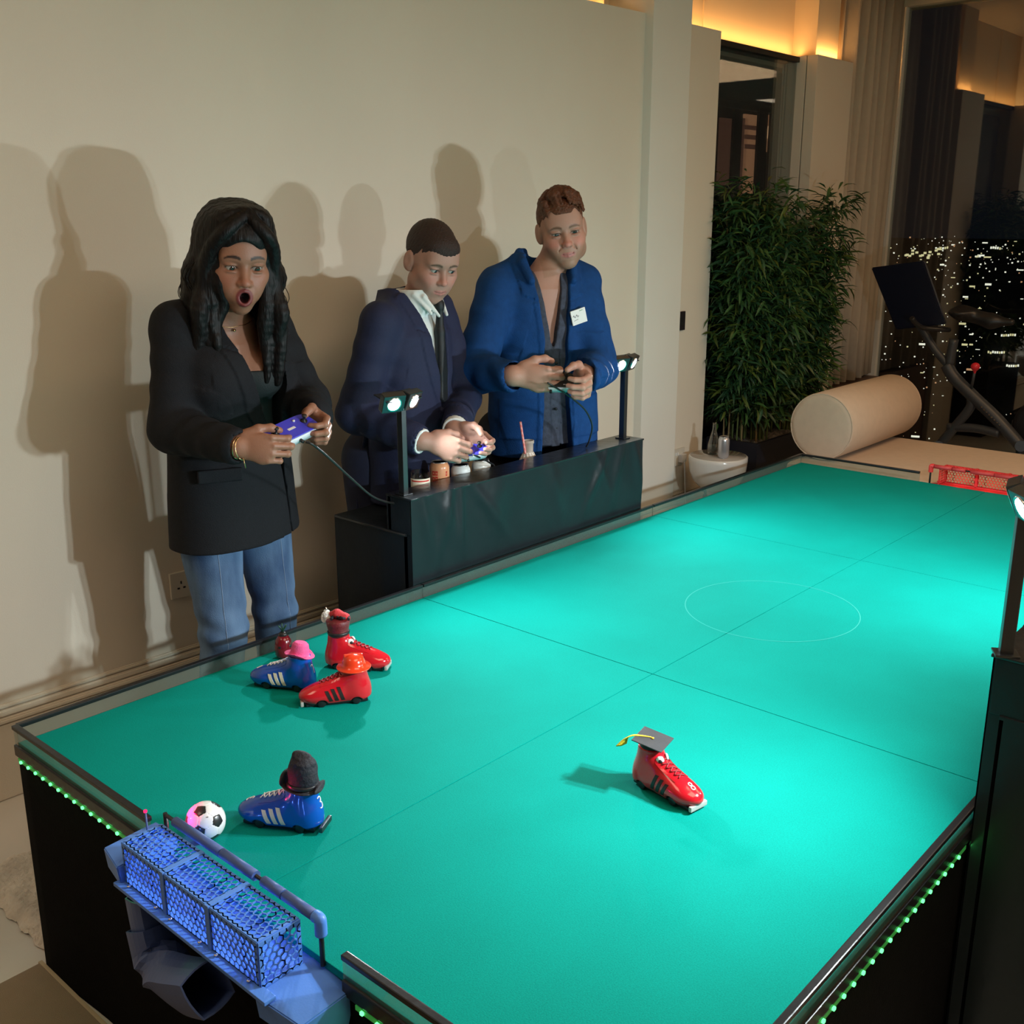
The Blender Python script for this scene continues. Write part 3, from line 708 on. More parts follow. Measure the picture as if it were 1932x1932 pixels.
def goal(label, loc, rz, body, dark, glow, dots):
    g_ = empty('goal', loc, rz); tag(g_, label, 'goal', 'goals at the table ends')
    # local: -x = outwards from the table, y along the end, z from felt
    Y0, Y1 = -.192, .192; XI, XO = -.018, -.092; ZB, ZT_ = -.012, .066
    w3 = (Y1-Y0)/3
    for i in range(3):
        y0 = Y0+i*w3+.002; y1 = y0+w3-.004
        # top panel
        Mx = Matrix(((0, -1, 0, XI), (1, 0, 0, y0), (0, 0, 1, ZT_), (0, 0, 0, 1)))
        hex_panel('top_mesh_panel', w3-.004, XI-XO, Mx, body, g_)
        Mx = Matrix(((0, 0, 1, XO), (1, 0, 0, y0), (0, 1, 0, ZB), (0, 0, 0, 1)))
        hex_panel('rear_mesh_panel', w3-.004, ZT_-ZB, Mx, body, g_)
        for k in (0, 1):
            lathe('screw', [(.0001, 0), (.0034, 0), (.003, .0018), (.0001, .0022)], M['chrome'], g_, (XO-.006, y0+.02+k*(w3-.044), ZB+.0065), 12)
    for yy_ in (Y0, Y1):
        Mx = Matrix(((-1, 0, 0, XI), (0, 0, 1, yy_), (0, 1, 0, ZB), (0, 0, 0, 1)))
        hex_panel('end_mesh_panel', XI-XO, ZT_-ZB, Mx, body, g_)
    for yy_ in (Y0+w3, Y0+2*w3):
        box('frame_rib', (XO-.003, yy_-.005, ZB), (XO+.004, yy_+.005, ZT_+.003), body, g_, .001); box('frame_rib', (XO, yy_-.005, ZT_-.001), (XI, yy_+.005, ZT_+.003), body, g_, .001)
    # sloping ramp floor, bottom flange
    bm = bmesh.new(); add_box(bm, (XO, Y0, ZB-.004), (0.0, Y1, ZB)); from_bm('goal_floor', bm, body, g_)
    box('flange', (XO-.016, Y0-.03, ZB-.0025), (XO+.004, Y1+.012, ZB+.004), body, g_, .001)
    # crossbar: black rod with printed sleeves
    tube('crossbar_rod', [(-.003, Y0-.03, .072), (-.003, Y1+.012, .072)], .0035, M['black_plastic'], g_)
    for (a, b) in ((Y0-.028, Y0-.018), (Y0-.016, Y0+.055), (Y0+.058, Y0+.11), (Y0+.13, Y0+.222), (Y0+.224, Y1-.02)):
        tube('crossbar_sleeve', [(-.003, a, .072), (-.003, b, .072)], .0085, dark, g_, 14)
    for (sgn, yy_) in ((-1, Y0-.03), (1, Y1+.012)):
        tube('post_rod', [(-.003, yy_, .075), (-.003, yy_, -.008)], .004, M['black_plastic'], g_)
        if sgn < 0: tube('post_elbow', spline([(-.003, yy_-sgn*.012, .072), (-.003, yy_-sgn*.002, .072), (-.003, yy_, .066), (-.003, yy_, .046)]), .0095, body, g_, 14)
        # side bracket block, wedge shaped, clamps on the board end
        bm = bmesh.new(); a = (Y0 if sgn < 0 else Y1); b_ = yy_+sgn*.060
        zt = .028 if sgn > 0 else -.010
        prof = [(-.10, zt-.045), (-.105, zt-.004), (-.012, zt), (.012, zt), (.012, zt-.004), (-.012, zt-.07)]
        va = [bm.verts.new((x, a, z)) for x, z in prof]; vb = [bm.verts.new((x*(.86), b_, z-(.0 if sgn > 0 else .012))) for x, z in prof]
        bm.faces.new(va); bm.faces.new(vb[::-1])
        for k in range(6): bm.faces.new((va[k], va[(k+1) % 6], vb[(k+1) % 6], vb[k]))
        bmesh.ops.recalc_face_normals(bm, faces=bm.faces); bmesh.ops.bevel(bm, geom=list(bm.edges), offset=.002, segments=2, affect='EDGES')
        from_bm('side_bracket', bm, body, g_)
    # return chute under the far end
    def lp(px, py, x): v = at_x(px, py, x); return (v[0], v[1]+.8, v[2]-TH)
    path = [lp(272, 1690, -.055), lp(283, 1745, -.057), lp(298, 1800, -.062), lp(322, 1840, -.076), lp(352, 1858, -.092), lp(392, 1866, -.108)]
    def duct(nm, path_, ha, hb, m_, th=.003):
        bm = bmesh.new(); rows = []
        for i, p in enumerate(path_):
            p = Vector(p); t = (Vector(path_[min(i+1, len(path_)-1)])-Vector(path_[max(i-1, 0)])).normalized()
            sd = Vector((0, 1, 0)); sd = (sd-t*sd.dot(t)).normalized(); up_ = t.cross(sd)
            rows.append([bm.verts.new(p+sd*ha*cos(k*pi/8)*(1/max(abs(cos(k*pi/8)), abs(sin(k*pi/8))))**.6+up_*hb*sin(k*pi/8)*(1/max(abs(cos(k*pi/8)), abs(sin(k*pi/8))))**.6) for k in range(16)])
        for a_, b2 in zip(rows, rows[1:]):
            for k in range(16): bm.faces.new((a_[k], a_[(k+1) % 16], b2[(k+1) % 16], b2[k]))
        o = from_bm(nm, bm, m_, g_); sm_ = o.modifiers.new('t', 'SOLIDIFY'); sm_.thickness = th; return o
    duct('chute_neck', spline(path[:3], 4), .030, .026, dark)
    duct('chute_elbow', spline(path[1:], 5), .037, .034, dark)
    for k, yy_ in enumerate((-.12, 0.0, .12)):
        l = bpy.data.lights.new('goal_led_light', 'POINT'); l.energy = .075 if glow[2] > .5 else .03; l.color = glow; l.shadow_soft_size = .006
        o = bpy.data.objects.new('goal_led_light', l); COL.objects.link(o); o.parent = g_; o.location = (-.05, yy_, .02)
    return g_
blue = mat('blue_print_plastic', (0.10, 0.27, 0.80), 0.42, noise=.05, nscale=40, bump=.05, bscale=300)
dblue = mat('slate_blue_plastic', (0.07, 0.12, 0.32), 0.45, bump=.05, bscale=200)
red = mat('red_print_plastic', (0.75, 0.05, 0.05), 0.4, noise=.05, nscale=40); dred = mat('dark_red_plastic', (0.55, 0.05, 0.05), 0.45, bump=.05, bscale=200)
goal('blue openwork goal with honeycomb mesh on the near end of the table', (0, -.8, TH), 0, blue, dblue, (.10, .28, 1.0), True)
goal('red openwork goal on the far end of the table by the daybed', (TL, -.8, TH), pi, red, dred, (1.0, .12, .10), True)
# ================================================================== SHOE ROBOTS, ball, toys
def shoe_field():
    F = Fld((-.10, -.05, 0), (.12, .05, .125), .0021)
    F.ell((.060, 0, .026), (.046, .034, .024), .02); F.ell((.010, 0, .028), (.066, .033, .032), .02); F.ell((-.048, 0, .032), (.034, .033, .040), .02)
    F.cone((-.028, 0, .064), (.052, 0, .032), .027, .021, .016)
    F.loft([(.02, -.046, 0, .034, .031), (.06, -.046, 0, .031, .028), (.10, -.042, 0, .030, .026)], .014)
    F.fn(lambda x, y, z: .010-z)                              # flat underside, clear of the felt
    F.fn(lambda x, y, z: z-(.098+.0*x))                        # ankle rim
    F.ell((-.041, 0, .102), (.023, .019, .014), .003, 's')     # hollow collar
    for x in (-.042, .048):
        for s_ in (-1, 1): F.cone((x, s_*.045, .008), (x, s_*.024, .008), .0150, .0150, .002, 's')
    return F
_sf, _ = shoe_field().mesh('shoe_body')
_sb = bvh_of(_sf)
def snap(p, d, off=.0):
    h = _sb.ray_cast(Vector(p), Vector(d).normalized())
    if h[0] is None:
        h = _sb.find_nearest(Vector(p))
    return h[0]+h[1]*off if h[1].dot(Vector(d)) < 0 else h[0]-h[1]*off
def ribbon(bm, pts, dirv, wvec, w_, off=.0012):
    rows = []
    for p in pts:
        a = snap(Vector(p)-Vector(wvec)*w_/2, dirv, off); b = snap(Vector(p)+Vector(wvec)*w_/2, dirv, off)
        a2 = snap(Vector(p)-Vector(wvec)*w_/2, dirv, -.001); b2 = snap(Vector(p)+Vector(wvec)*w_/2, dirv, -.001)
        rows.append([bm.verts.new(v) for v in (a2, a, b, b2)])
    for r0, r1 in zip(rows, rows[1:]):
        for k in range(3): bm.faces.new((r0[k], r0[k+1], r1[k+1], r1[k]))
GLY = {'1': [[(-.3, .3), (0, .5), (0, -.5)]],
       '3': [[(-.3, .42), (0, .5), (.3, .36), (.28, .12), (0, .02), (.3, -.1), (.3, -.38), (0, -.5), (-.3, -.4)]],
       '8': [[(0, .03), (-.25, .16), (-.25, .4), (0, .5), (.25, .4), (.25, .16), (0, .03), (-.3, -.12), (-.3, -.4), (0, -.5), (.3, -.4), (.3, -.12), (0, .03)]]}
def glyph(ch, origin, ux, uy, d, size, m, parent, rad=.0013):
    bm = bmesh.new()
    for st in GLY[ch]:
        pts = spline([(p[0], p[1], 0) for p in st], 4) if ch != '1' else [Vector((p[0], p[1], 0)) for p in st]
        add_tube(bm, [snap(Vector(origin)+Vector(ux)*p[0]*size*.8+Vector(uy)*p[1]*size, d, .0004) for p in pts], rad, 6)
    return from_bm('number', bm, m, parent)
bp_ = dict(rough=.16, coat=.6, bump=.02, bscale=60)
shoe_blue = mat('glossy_blue_shell', (0.004, 0.07, 0.42), **bp_); shoe_red = mat('glossy_red_shell', (0.55, 0.008, 0.018), **bp_)
cream = mat('cream_stripe', (0.72, 0.66, 0.52), .5, bump=.05); black_s = mat('black_stripe', (0.02, 0.012, 0.012), .4, bump=.05)
white_p = mat('white_paint', (0.85, 0.85, 0.85), .4, bump=.02); lace_r = mat('dark_red_lace', (0.22, 0.01, 0.015), .5, bump=.1)
def shoe(label, heel, toe, body, stripe, lace, num=None, eyes=False, bumper='toe'):
    heel = Vector((*heel, 0)); toe = Vector((*toe, 0)); d_ = (toe-heel).normalized(); c_ = (heel+toe)/2-d_*.012
    r_ = empty('shoe_robot', (c_.x, c_.y, TH), math.atan2(d_.y, d_.x)); tag(r_, label, 'robot', 'sports shoe robots on the table')
    r_.scale = (.87,)*3
    me = _sf.copy(); me.materials.clear(); o = link('shoe_body', me, body, r_)
    for s_ in (-1, 1):
        for k in range(3):
            bm = bmesh.new(); x0 = -.002+k*.0155
            ribbon(bm, [(x0+t*.012-.006, s_*.06, .018+t*(.036-.004*k)) for t in [i/7 for i in range(8)]], (0, -s_, 0), (1, 0, 0), .0090)
            from_bm('stripe', bm, stripe, r_)
        for x in (-.042, .048):
            R_ = Matrix.Translation((x, s_*.0235, .0110)) @ Matrix.Rotation(pi/2, 4, 'X'); bm = bmesh.new()
            add_lathe(bm, [(.0001, -.005), (.0085, -.005), (.0110, -.0035), (.0110, .0035), (.0085, .005), (.0001, .005)], R_, 24); from_bm('wheel', bm, M['black_plastic'], r_)
    # laces zigzag over the instep
    for k in range(5):
        x = -.006+k*.0115; bm = bmesh.new(); y_ = .013-.0008*k
        for sg in (-1, 1):
            add_tube(bm, [snap((x+.010*t, sg*y_*(1-2*t), .14), (0, 0, -1), .0016) for t in [i/6 for i in range(7)]], .0014 if lace is not white_p else .0015, 6)
        from_bm('lace', bm, lace, r_)
    bm = bmesh.new()
    for sg in (-1, 1): ribbon(bm, [(-.010+.06*t, sg*.0185, .14) for t in [i/8 for i in range(9)]], (0, 0, -1), (0, 1, 0), .004, .001)
    from_bm('eyelet_band', bm, body, r_)
    if num:
        glyph(num, (.078, 0, .09), (0, -1, 0) if num != '8' else (0, 1, 0), (1, 0, 0) if num != '8' else (-1, 0, 0), (0, 0, -1), .017, white_p, r_)
        glyph(num, (-.12, 0, .062), (0, -1, 0), (0, 0, 1), (1, 0, 0), .024, white_p, r_)
    if eyes:
        for s_ in (-1, 1):
            p = snap((.02, s_*.05, .083), (-.5, -s_*.8, -.05), 0); nrm = Vector((.55, s_*.8, .15)).normalized(); q = nrm.to_track_quat('Z', 'Y').to_matrix().to_4x4()
            bm = bmesh.new(); add_lathe(bm, [(.0001, -.002), (.0088, -.002), (.0092, .0005), (.0075, .003), (.0001, .0045)], Matrix.Translation(p) @ q, 22); e = from_bm('googly_eye', bm, white_p, r_)
            bm = bmesh.new(); add_lathe(bm, [(.0001, .0035), (.0044, .0035), (.004, .0052), (.0001, .0056)], Matrix.Translation(p) @ q @ Matrix.Translation((.001, -.0015, 0)), 18); from_bm('pupil', bm, M['black_plastic'], e)
    x_ = .098 if bumper == 'toe' else -.088; sg = 1 if bumper == 'toe' else -1
    bm = bmesh.new(); add_box(bm, (x_-.004, -.026, .006), (x_+.004, .026, .018), None, .0025); from_bm('bumper_plate', bm, mat('bumper_grey', (.42, .42, .40), .4, bump=.03) if bumper == 'toe' else M['metal'], r_)
    bm = bmesh.new(); add_box(bm, (-.072, -.021, .003), (.088, .021, .011), None, .002); from_bm('underside', bm, M['black_plastic'], r_)
    return r_
def heel_toe(h, t): a = at_z(*h, TH); b = at_z(*t, TH); return (a[0], a[1]), (b[0], b[1])
# blue robot 3, black helmet
h, t = heel_toe((597, 1562), (462, 1544))
s3 = shoe('blue shoe robot numbered 3 with white stripes and tall black hat beside the ball', h, t, shoe_blue, cream, white_p, '3', False, 'heel')
felt_bl = mat('black_felt_hat', (0.016, 0.016, 0.024), .7, noise=.3, nscale=60, bump=.3, bscale=120)
F = Fld((-.05, -.05, 0), (.05, .05, .095), .0018)
F.loft([(0, 0, 0, .034, .031), (.02, 0, 0, .0325, .029), (.046, .001, 0, .030, .027), (.060, .002, 0, .026, .024), (.070, .004, 0, .017, .016)], .006)
F.ell((.004, 0, .068), (.016, .010, .010), .010); F.cone((-.016, 0, .060), (.016, 0, .070), .007, .007, .01)
F.loft([(-.0, 0, 0, .042, .037), (.0035, 0, 0, .044, .039)], .003); F.ell((.039, 0, .014), (.006, .027, .016), .006); F.ell((-.037, 0, .007), (.005, .026, .008), .006)
me, V = F.mesh('hat'); hat = link('hat', me, felt_bl, s3); hat.location = (-.042, 0, .094); hat.rotation_euler = (0, -.10, 0)
displace(me, lambda c: .0009*np.sin(c[:, 2]*140+c[:, 0]*90)*np.sin(c[:, 1]*120))
lathe('hat_band', [(.0335, .006), (.0342, .008), (.0335, .013), (.0325, .014)], M['black_plastic'], hat, n=28)
# red robot with mortarboard
h, t = heel_toe((1213, 1474), (1311, 1527))
s8 = shoe('red shoe robot with googly eyes wearing a graduation cap alone on the felt', h, t, shoe_red, black_s, lace_r, '8', True, 'toe')
mb = empty('graduation_cap', (-.042, 0, .094), 0, s8)
cap = mat('black_cap_card', (0.055, 0.055, 0.06), .42, noise=.15, nscale=30, bump=.05)
lathe('cap_band', [(.023, -.006), (.0245, .0), (.0235, .017), (.0001, .0175)], mat('cap_band_black', (.008, .01, .012), .5), mb)
o = box('cap_board', (-.036, -.036, 0), (.036, .036, .0022), cap, mb, .0008); o.location = (.004, 0, .0195); o.rotation_euler = (.02, .16, .35)
o.name = 'cap_board'
yel = mat('yellow_tassel', (0.85, 0.55, 0.03), .6, noise=.2, nscale=200, bump=.2)
bm = bmesh.new(); inv = Vector((.004, 0, .024))
# tassel direction chosen towards the heel and left side
for k in range(16):
    a = (k-7.5)/16; sp = [(0, 0, .024), (-.014, -.014+.003*a, .0265), (-.028, -.029+.008*a, .027), (-.039, -.040+.016*a, .019), (-.046+.006*a, -.047+.028*a, .000+.006*abs(a))]
    add_tube(bm, spline(sp, 4), .0012, 5)
o = from_bm('tassel', bm, yel, mb); o['kind'] = 'stuff'
lathe('cap_button', [(.0001, .0028), (.003, .002), (.0032, 0)], yel, mb, (.004, 0, .0225), 12)
# red robot at back left with tall maroon hat
h, t = heel_toe((628, 1256), (728, 1262))
sb_ = shoe('red shoe robot in a tall maroon hat with a white pompom', h, t, shoe_red, black_s, lace_r, None, True, 'toe')
maroon = mat('maroon_velvet', (0.14, 0.012, 0.018), .45, noise=.3, nscale=60, bump=.2, coat=.3)
lathe('hat_crown', [(.025, -.008), (.029, .0), (.030, .006), (.028, .010), (.032, .026), (.034, .038), (.030, .044), (.0001, .046)], maroon, sb_, (-.042, 0, .100))
lathe('hat_band', [(.0285, .0), (.0312, .002), (.0315, .008), (.029, .0095)], M['black_plastic'], sb_, (-.042, 0, .100))
F = Fld((-.10, -.06, .10), (.04, .06, .19), .0022); rr = random.Random(4)
for k in range(70):
    a = rr.uniform(0, 2*pi); b = rr.uniform(-1, 1); v = Vector((cos(a)*sqrt(1-b*b), sin(a)*sqrt(1-b*b), b))*.012; F.ell((-.078+v.x, .012+v.y, .142+v.z*1.4), (.0055,)*3, .002)
me, V = F.mesh('pompom'); link('pompom', me, mat('white_fluff', (.75, .75, .73), .95, bump=.6, bscale=150), sb_)
F = Fld((-.10, -.06, .10), (.04, .06, .19), .0022); F.chain([(-.02, 0, .148), (-.045, .004, .158), (-.068, .010, .152)], [.014, .011, .007], .01)
me, V = F.mesh('hat_tip'); link('hat_tip', me, mat('red_felt', (.55, .04, .05), .8, bump=.2), sb_)
bm = bmesh.new(); rr = random.Random(9)
for k in range(9): a = rr.uniform(-1, 1); add_tube(bm, spline([(-.03+a*.02, .01*rr.uniform(-1, 1), .144), (-.026+a*.03, .02*rr.uniform(-1, 1), .153), (-.02+a*.035, .024*rr.uniform(-1, 1), .149)], 3), .004, 6)
o = from_bm('black_fringe', bm, felt_bl, sb_); o['kind'] = 'stuff'
tube('antenna', spline([(-.078, .012, .155), (-.079, .012, .172)], 2), .0022, M['chrome'], sb_)
# red robot in front with red hard hat
h, t = heel_toe((690, 1318), (572, 1330))
sh_ = shoe('red shoe robot in a glossy orange red hard hat in front of the blue one', h, t, shoe_red, black_s, lace_r, None, False, 'toe')
hard = mat('orange_red_hat', (0.80, 0.045, 0.012), .2, coat=.5, bump=.02)
lathe('hard_hat', [(.044, -.003), (.0455, -.001), (.044, .001), (.031, .003), (.030, .014), (.025, .026), (.015, .033), (.0001, .035)], hard, sh_, (-.040, 0, .096), 36)
box('hat_ridge', (-.024, -.004, .026), (.024, .004, .0345), hard, sh_, .002, Matrix.Translation((-.040, 0, .096)))
# blue robot 1 with pink derby
h, t = heel_toe((583, 1300), (484, 1289))
s1 = shoe('blue shoe robot numbered 1 in a pink derby hat next to the side board', h, t, shoe_blue, cream, white_p, '1', False, 'heel')
pink = mat('pink_felt', (0.80, 0.10, 0.30), .75, noise=.08, nscale=60, bump=.2, bscale=200)
F = Fld((-.055, -.05, -.006), (.055, .05, .05), .0018)
F.loft([(-.001, 0, 0, .041, .034), (.0022, 0, 0, .042, .035)], .002)
F.loft([(0, 0, 0, .0255, .023), (.018, 0, 0, .0245, .022), (.030, 0, 0, .022, .0195), (.036, 0, 0, .016, .014)], .006)
F.add(lambda x, y, z: 0*x+0*y+0*z)
me, V = F.mesh('hat'); displace(me, lambda c: 0*c[:, 0])
co = np.empty(len(me.vertices)*3, np.float32); me.vertices.foreach_get('co', co); co = co.reshape(-1, 3); co[:, 2] += 6.5*np.maximum(np.abs(co[:, 1])-.024, 0)**1.0*.12; me.vertices.foreach_set('co', co.ravel()); me.update()
hat = link('derby_hat', me, pink, s1); hat.location = (-.042, 0, .098); hat.rotation_euler = (.10, -.12, 0)
# small ladybird style toy with sprig behind it
bt = at_z(540, 1268, TH); bt_ = empty('toy_beetle', (bt[0]+.05, bt[1]+.075, TH)); tag(bt_, 'small dark red and black beetle toy with a sprig peeping from behind the pink hat', 'toy'); bt_.scale = (.72,)*3
lathe('beetle_body', [(.0001, 0), (.022, .003), (.030, .016), (.031, .045), (.027, .068), (.016, .084), (.0001, .090)], mat('dark_red_gloss', (.16, .004, .012), .2, coat=.4, bump=.02), bt_)
for a in (0, 1.7, 3.0, 4.4):
    bm = bmesh.new(); add_lathe(bm, [(.0001, .002), (.006, .0012), (.0075, -.001)], Matrix.Translation((.0285*cos(a+.6), .0285*sin(a+.6), .05)) @ Vector((cos(a+.6), sin(a+.6), .2)).to_track_quat('Z', 'Y').to_matrix().to_4x4(), 14); from_bm('black_spot', bm, M['black_plastic'], bt_)
lathe('beetle_head', [(.0001, .082), (.014, .080), (.016, .088), (.010, .097), (.0001, .099)], M['black_plastic'], bt_)
sprig = mat('dark_sprig', (.02, .08, .05), .6)
for k in range(6):
    a = k*1.05; tube('sprig', spline([(0, 0, .095), (.006*cos(a), .006*sin(a), .108), (.016*cos(a), .016*sin(a), .120+.004*(k % 2))], 3), [.0022]*6+[.001], sprig, bt_, 5)
# football
bp = at_z(388, 1583, TH); br = .0350
ball = empty('football', (bp[0], bp[1], TH+br)); tag(ball, 'white and black football lit pink on one side beside the blue goal', 'ball')
for _t in range(1):
    c_ = at_z(388, 1549, TH+br); ball.location = (c_[0], c_[1], TH+br)
ph = (1+sqrt(5))/2; ico = [Vector(v).normalized() for v in [(0, a, b*ph) for a in (-1, 1) for b in (-1, 1)]+[(a, b*ph, 0) for a in (-1, 1) for b in (-1, 1)]+[(b*ph, 0, a) for a in (-1, 1) for b in (-1, 1)]]
tri = []; SPIN = -.19
for i in range(12):
    for j in range(i+1, 12):
        for k in range(j+1, 12):
            if ico[i].dot(ico[j]) > .4 and ico[j].dot(ico[k]) > .4 and ico[i].dot(ico[k]) > .4: tri.append((ico[i]+ico[j]+ico[k]).normalized())
tgt = (Vector(CAM)-ball.location).normalized()
rotb = (Matrix.Rotation(SPIN, 3, tgt) @ tri[0].rotation_difference(tgt).to_matrix())
wb = mat('ball_white', (.80, .80, .80), .3, coat=.3, bump=.02); bb_ = mat('ball_black', (.02, .02, .02), .3, coat=.3, bump=.02)
bm = bmesh.new(); bmesh.ops.create_icosphere(bm, subdivisions=6, radius=1)
n5, n6 = 2.3274, 2.2673
P5 = [rotb @ v for v in ico]; P6 = [rotb @ v for v in tri]
A5 = np.array(P5); A6 = np.array(P6)
def cls(p): return (A5 @ p).max()/n5 > (A6 @ p).max()/n6
for v in bm.verts:
    p = np.array(v.co); q = np.sort(np.concatenate([(A5 @ p)/n5, (A6 @ p)/n6]))[::-1]; sg = (q[0]-q[1])/.03
    v.co *= br*(1-.022*math.exp(-(sg*9)**2))
for f in bm.faces:
    c_ = np.array(f.calc_center_median().normalized()); f.material_index = 1 if cls(c_) else 0; f.smooth = True
blk = bm.copy()
bmesh.ops.delete(bm, geom=[f for f in bm.faces if f.material_index == 1], context='FACES'); bmesh.ops.delete(blk, geom=[f for f in blk.faces if f.material_index == 0], context='FACES')
def link_raw(name, bm, m_, par):
    me = bpy.data.meshes.new(name)
    for f in bm.faces: f.material_index = 0
    bm.to_mesh(me); bm.free(); return link(name, me, m_, par)
# split the white shell and the black patches into pieces: one part per patch
def split_faces(bm_, centres, name, m_):
    A = np.array(centres); groups = {}
    for f in bm_.faces: groups.setdefault(int((A @ np.array(f.calc_center_median().normalized())).argmax()), []).append(f.index)
    me_all = bm_
    for gi, idx in groups.items():
        b2 = bm_.copy(); b2.faces.ensure_lookup_table(); s_ = set(idx); bmesh.ops.delete(b2, geom=[f for f in b2.faces if f.index not in s_], context='FACES'); link_raw(name, b2, m_, ball)
    bm_.free()
for b3 in (bm, blk): b3.faces.index_update()
split_faces(bm, P6, 'white_patch', wb); split_faces(blk, P5, 'black_patch', bb_)
d0 = Vector(CAM)-ball.location; d0.normalize(); sdv = Vector((_r[0], _r[1], _r[2]))
ink = [ball.location*0+((d0*.93+sdv*(.05+.12*t)+Vector((0, 0, .22+.035*t))).normalized()*(br+.0003)) for t in (0, .33, .66, 1)]
tube('ink_mark', ink, .0008, M['black_plastic'], ball, 5)
# added red light with a made-up dome and arm, for the ball's pink side
li_p = ball.location+Vector((-.075, .045, .036))
ind = [o for o in bpy.data.objects if o.name == 'goal'][0]
q = li_p-ind.location; il = lathe('added_red_dome', [(.0001, -.003), (.003, -.002), (.0034, 0), (.003, .002), (.0001, .003)], emit('added_red_glow', (1, .02, .12), 2), ind, (0, 0, 0), 14); il.location = (q.x-.008, q.y+.008, q.z); tube('added_dome_arm', [(q.x-.008, q.y+.008, q.z-.002), (q.x-.008, q.y+.008, -.012)], .0018, dblue, ind)
l = bpy.data.lights.new('added_red_light', 'SPOT'); l.energy = 2.6; l.color = (1, .005, .10); l.spot_size = 1.3; l.spot_blend = .3; l.shadow_soft_size = .004
o = bpy.data.objects.new('added_red_light', l); COL.objects.link(o); o.location = li_p; o.rotation_euler = (ball.location-li_p).to_track_quat('-Z', 'Y').to_euler()
# ================================================================== DRINKS, SIDE TABLE, DAYBED, PLANTER, BIKE
SHZ = .850-.108
def can(label, px, py, body, y=.17, H_=.118, R_=.031, group='drinks on the far stand', z=None, band=None):
    p = at_y(px, py, y); z = SHZ if z is None else z
    c = empty('drink_can', (p[0], y, z), random.uniform(0, 6)); tag(c, label, 'can', group)
    lathe('can_body', [(.0001, .001), (R_*.78, .0), (R_*.86, .004), (R_, .012), (R_, H_-.020), (R_*.97, H_-.014), (R_*.80, H_-.003)], body, c, n=32)
    lathe('can_lid', [(R_*.80, H_-.003), (R_*.84, H_), (R_*.80, H_+.0005), (R_*.76, H_-.005), (.0001, H_-.005)], M['can_al'], c, n=32)
    box('pull_tab', (-.006, -.004, H_-.005), (.012, .004, H_-.0036), M['can_al'], c, .001)
    return c
M['can_al'] = mat('can_aluminium', (.78, .80, .82), .25, metal=.9, bump=.02)
can_or = mat('orange_can_paint', (.80, .36, .18), .3, coat=.3, bump=.02); can_wh = mat('white_can_paint', (.80, .84, .83), .3, coat=.3, bump=.02)
c1 = can('peach coloured drink can with red blocks of lettering on the far stand', 829, 880, can_or, .175, .152)
redp = mat('red_print', (.62, .03, .02), .5)
cv = Vector(CAM)-c1.location; ca = math.atan2(cv.y, cv.x)-c1.rotation_euler.z
for (da, z0, z1, w_) in ((-.62, .113, .127, .16), (-.30, .113, .127, .13), (-.62, .093, .108, .16), (-.30, .095, .110, .13), (.75, .110, .125, .10), (-.62, .077, .089, .12)):
    for (z2, z3, a0, a1) in ((z0, z0+.004, -1, 1), (z1-.004, z1, -1, 1), (z0, z1, -1, -.5), (z0, z1, .3, .8)):
        bm = bmesh.new(); q = []
        for k in range(5):
            a = ca+da+w_*(a0+(a1-a0)*k/4); q.append((bm.verts.new((.0314*cos(a), .0314*sin(a), z2)), bm.verts.new((.0314*cos(a), .0314*sin(a), z3))))
        for a, b in zip(q, q[1:]): bm.faces.new((a[0], b[0], b[1], a[1]))
        from_bm('lettering', bm, redp, c1)
bm = bmesh.new(); add_tube(bm, [((.0312)*cos(ca+.25), (.0312)*sin(ca+.25), z) for z in (.03, .07, .10)], .0005, 4); from_bm('seam_line', bm, redp, c1)
can('white drink can beside the peach can on the far stand', 869, 886, can_wh, .165, .130)
can('white drink can nearest the hanging cable on the far stand', 908, 884, can_wh, .175, .126)
# glass tumbler with a picture of cut fruit
tp = at_y(793, 900, .16); tg = empty('tumbler', (tp[0]+.0, .16, SHZ), 0); tag(tg, 'short printed tumbler with cut grapefruit picture behind the near lamp pole', 'glass')
lathe('tumbler_wall', [(.0001, .002), (.026, .002), (.029, .006), (.030, .140), (.0285, .140), (.0275, .008), (.0001, .006)], M['thin_glass'], tg, n=32)
lathe('drink', [(.0001, .009), (.0268, .009), (.0268, .062), (.0001, .062)], mat('amber_drink', (.6, .25, .08), .1, bump=.01), tg)
cv = Vector(CAM)-tg.location; ca = math.atan2(cv.y, cv.x)
def cyl_patch(nm, r, a0, a1, z0, z1, m_, par, mask=None, n=24, mz=12):
    bm = bmesh.new(); G = {}
    def V_(i, j):
        if (i, j) not in G: a = a0+(a1-a0)*i/n; G[(i, j)] = bm.verts.new((r*cos(a), r*sin(a), z0+(z1-z0)*j/mz))
        return G[(i, j)]
    for i in range(n):
        for j in range(mz):
            u = (i+.5)/n*2-1; v = (j+.5)/mz*2-1
            if mask is None or mask(u, v): f = bm.faces.new((V_(i, j), V_(i+1, j), V_(i+1, j+1), V_(i, j+1))); f.smooth = True
    return from_bm(nm, bm, m_, par)
cyl_patch('cream_label', .0305, ca-1.3, ca+1.3, .03, .122, mat('cream_label', (.85, .80, .65), .5), tg)
cyl_patch('fruit_print', .0309, ca-.9, ca+1.0, .045, .105, mat('fruit_red', (.80, .09, .03), .5, noise=.5, nscale=120), tg, lambda u, v: (u*u+((v+1)*.62)**2) < .95, 40, 24)
cyl_patch('rim_print', .0309, ca-1.0, ca+1.0, .113, .117, redp, tg)
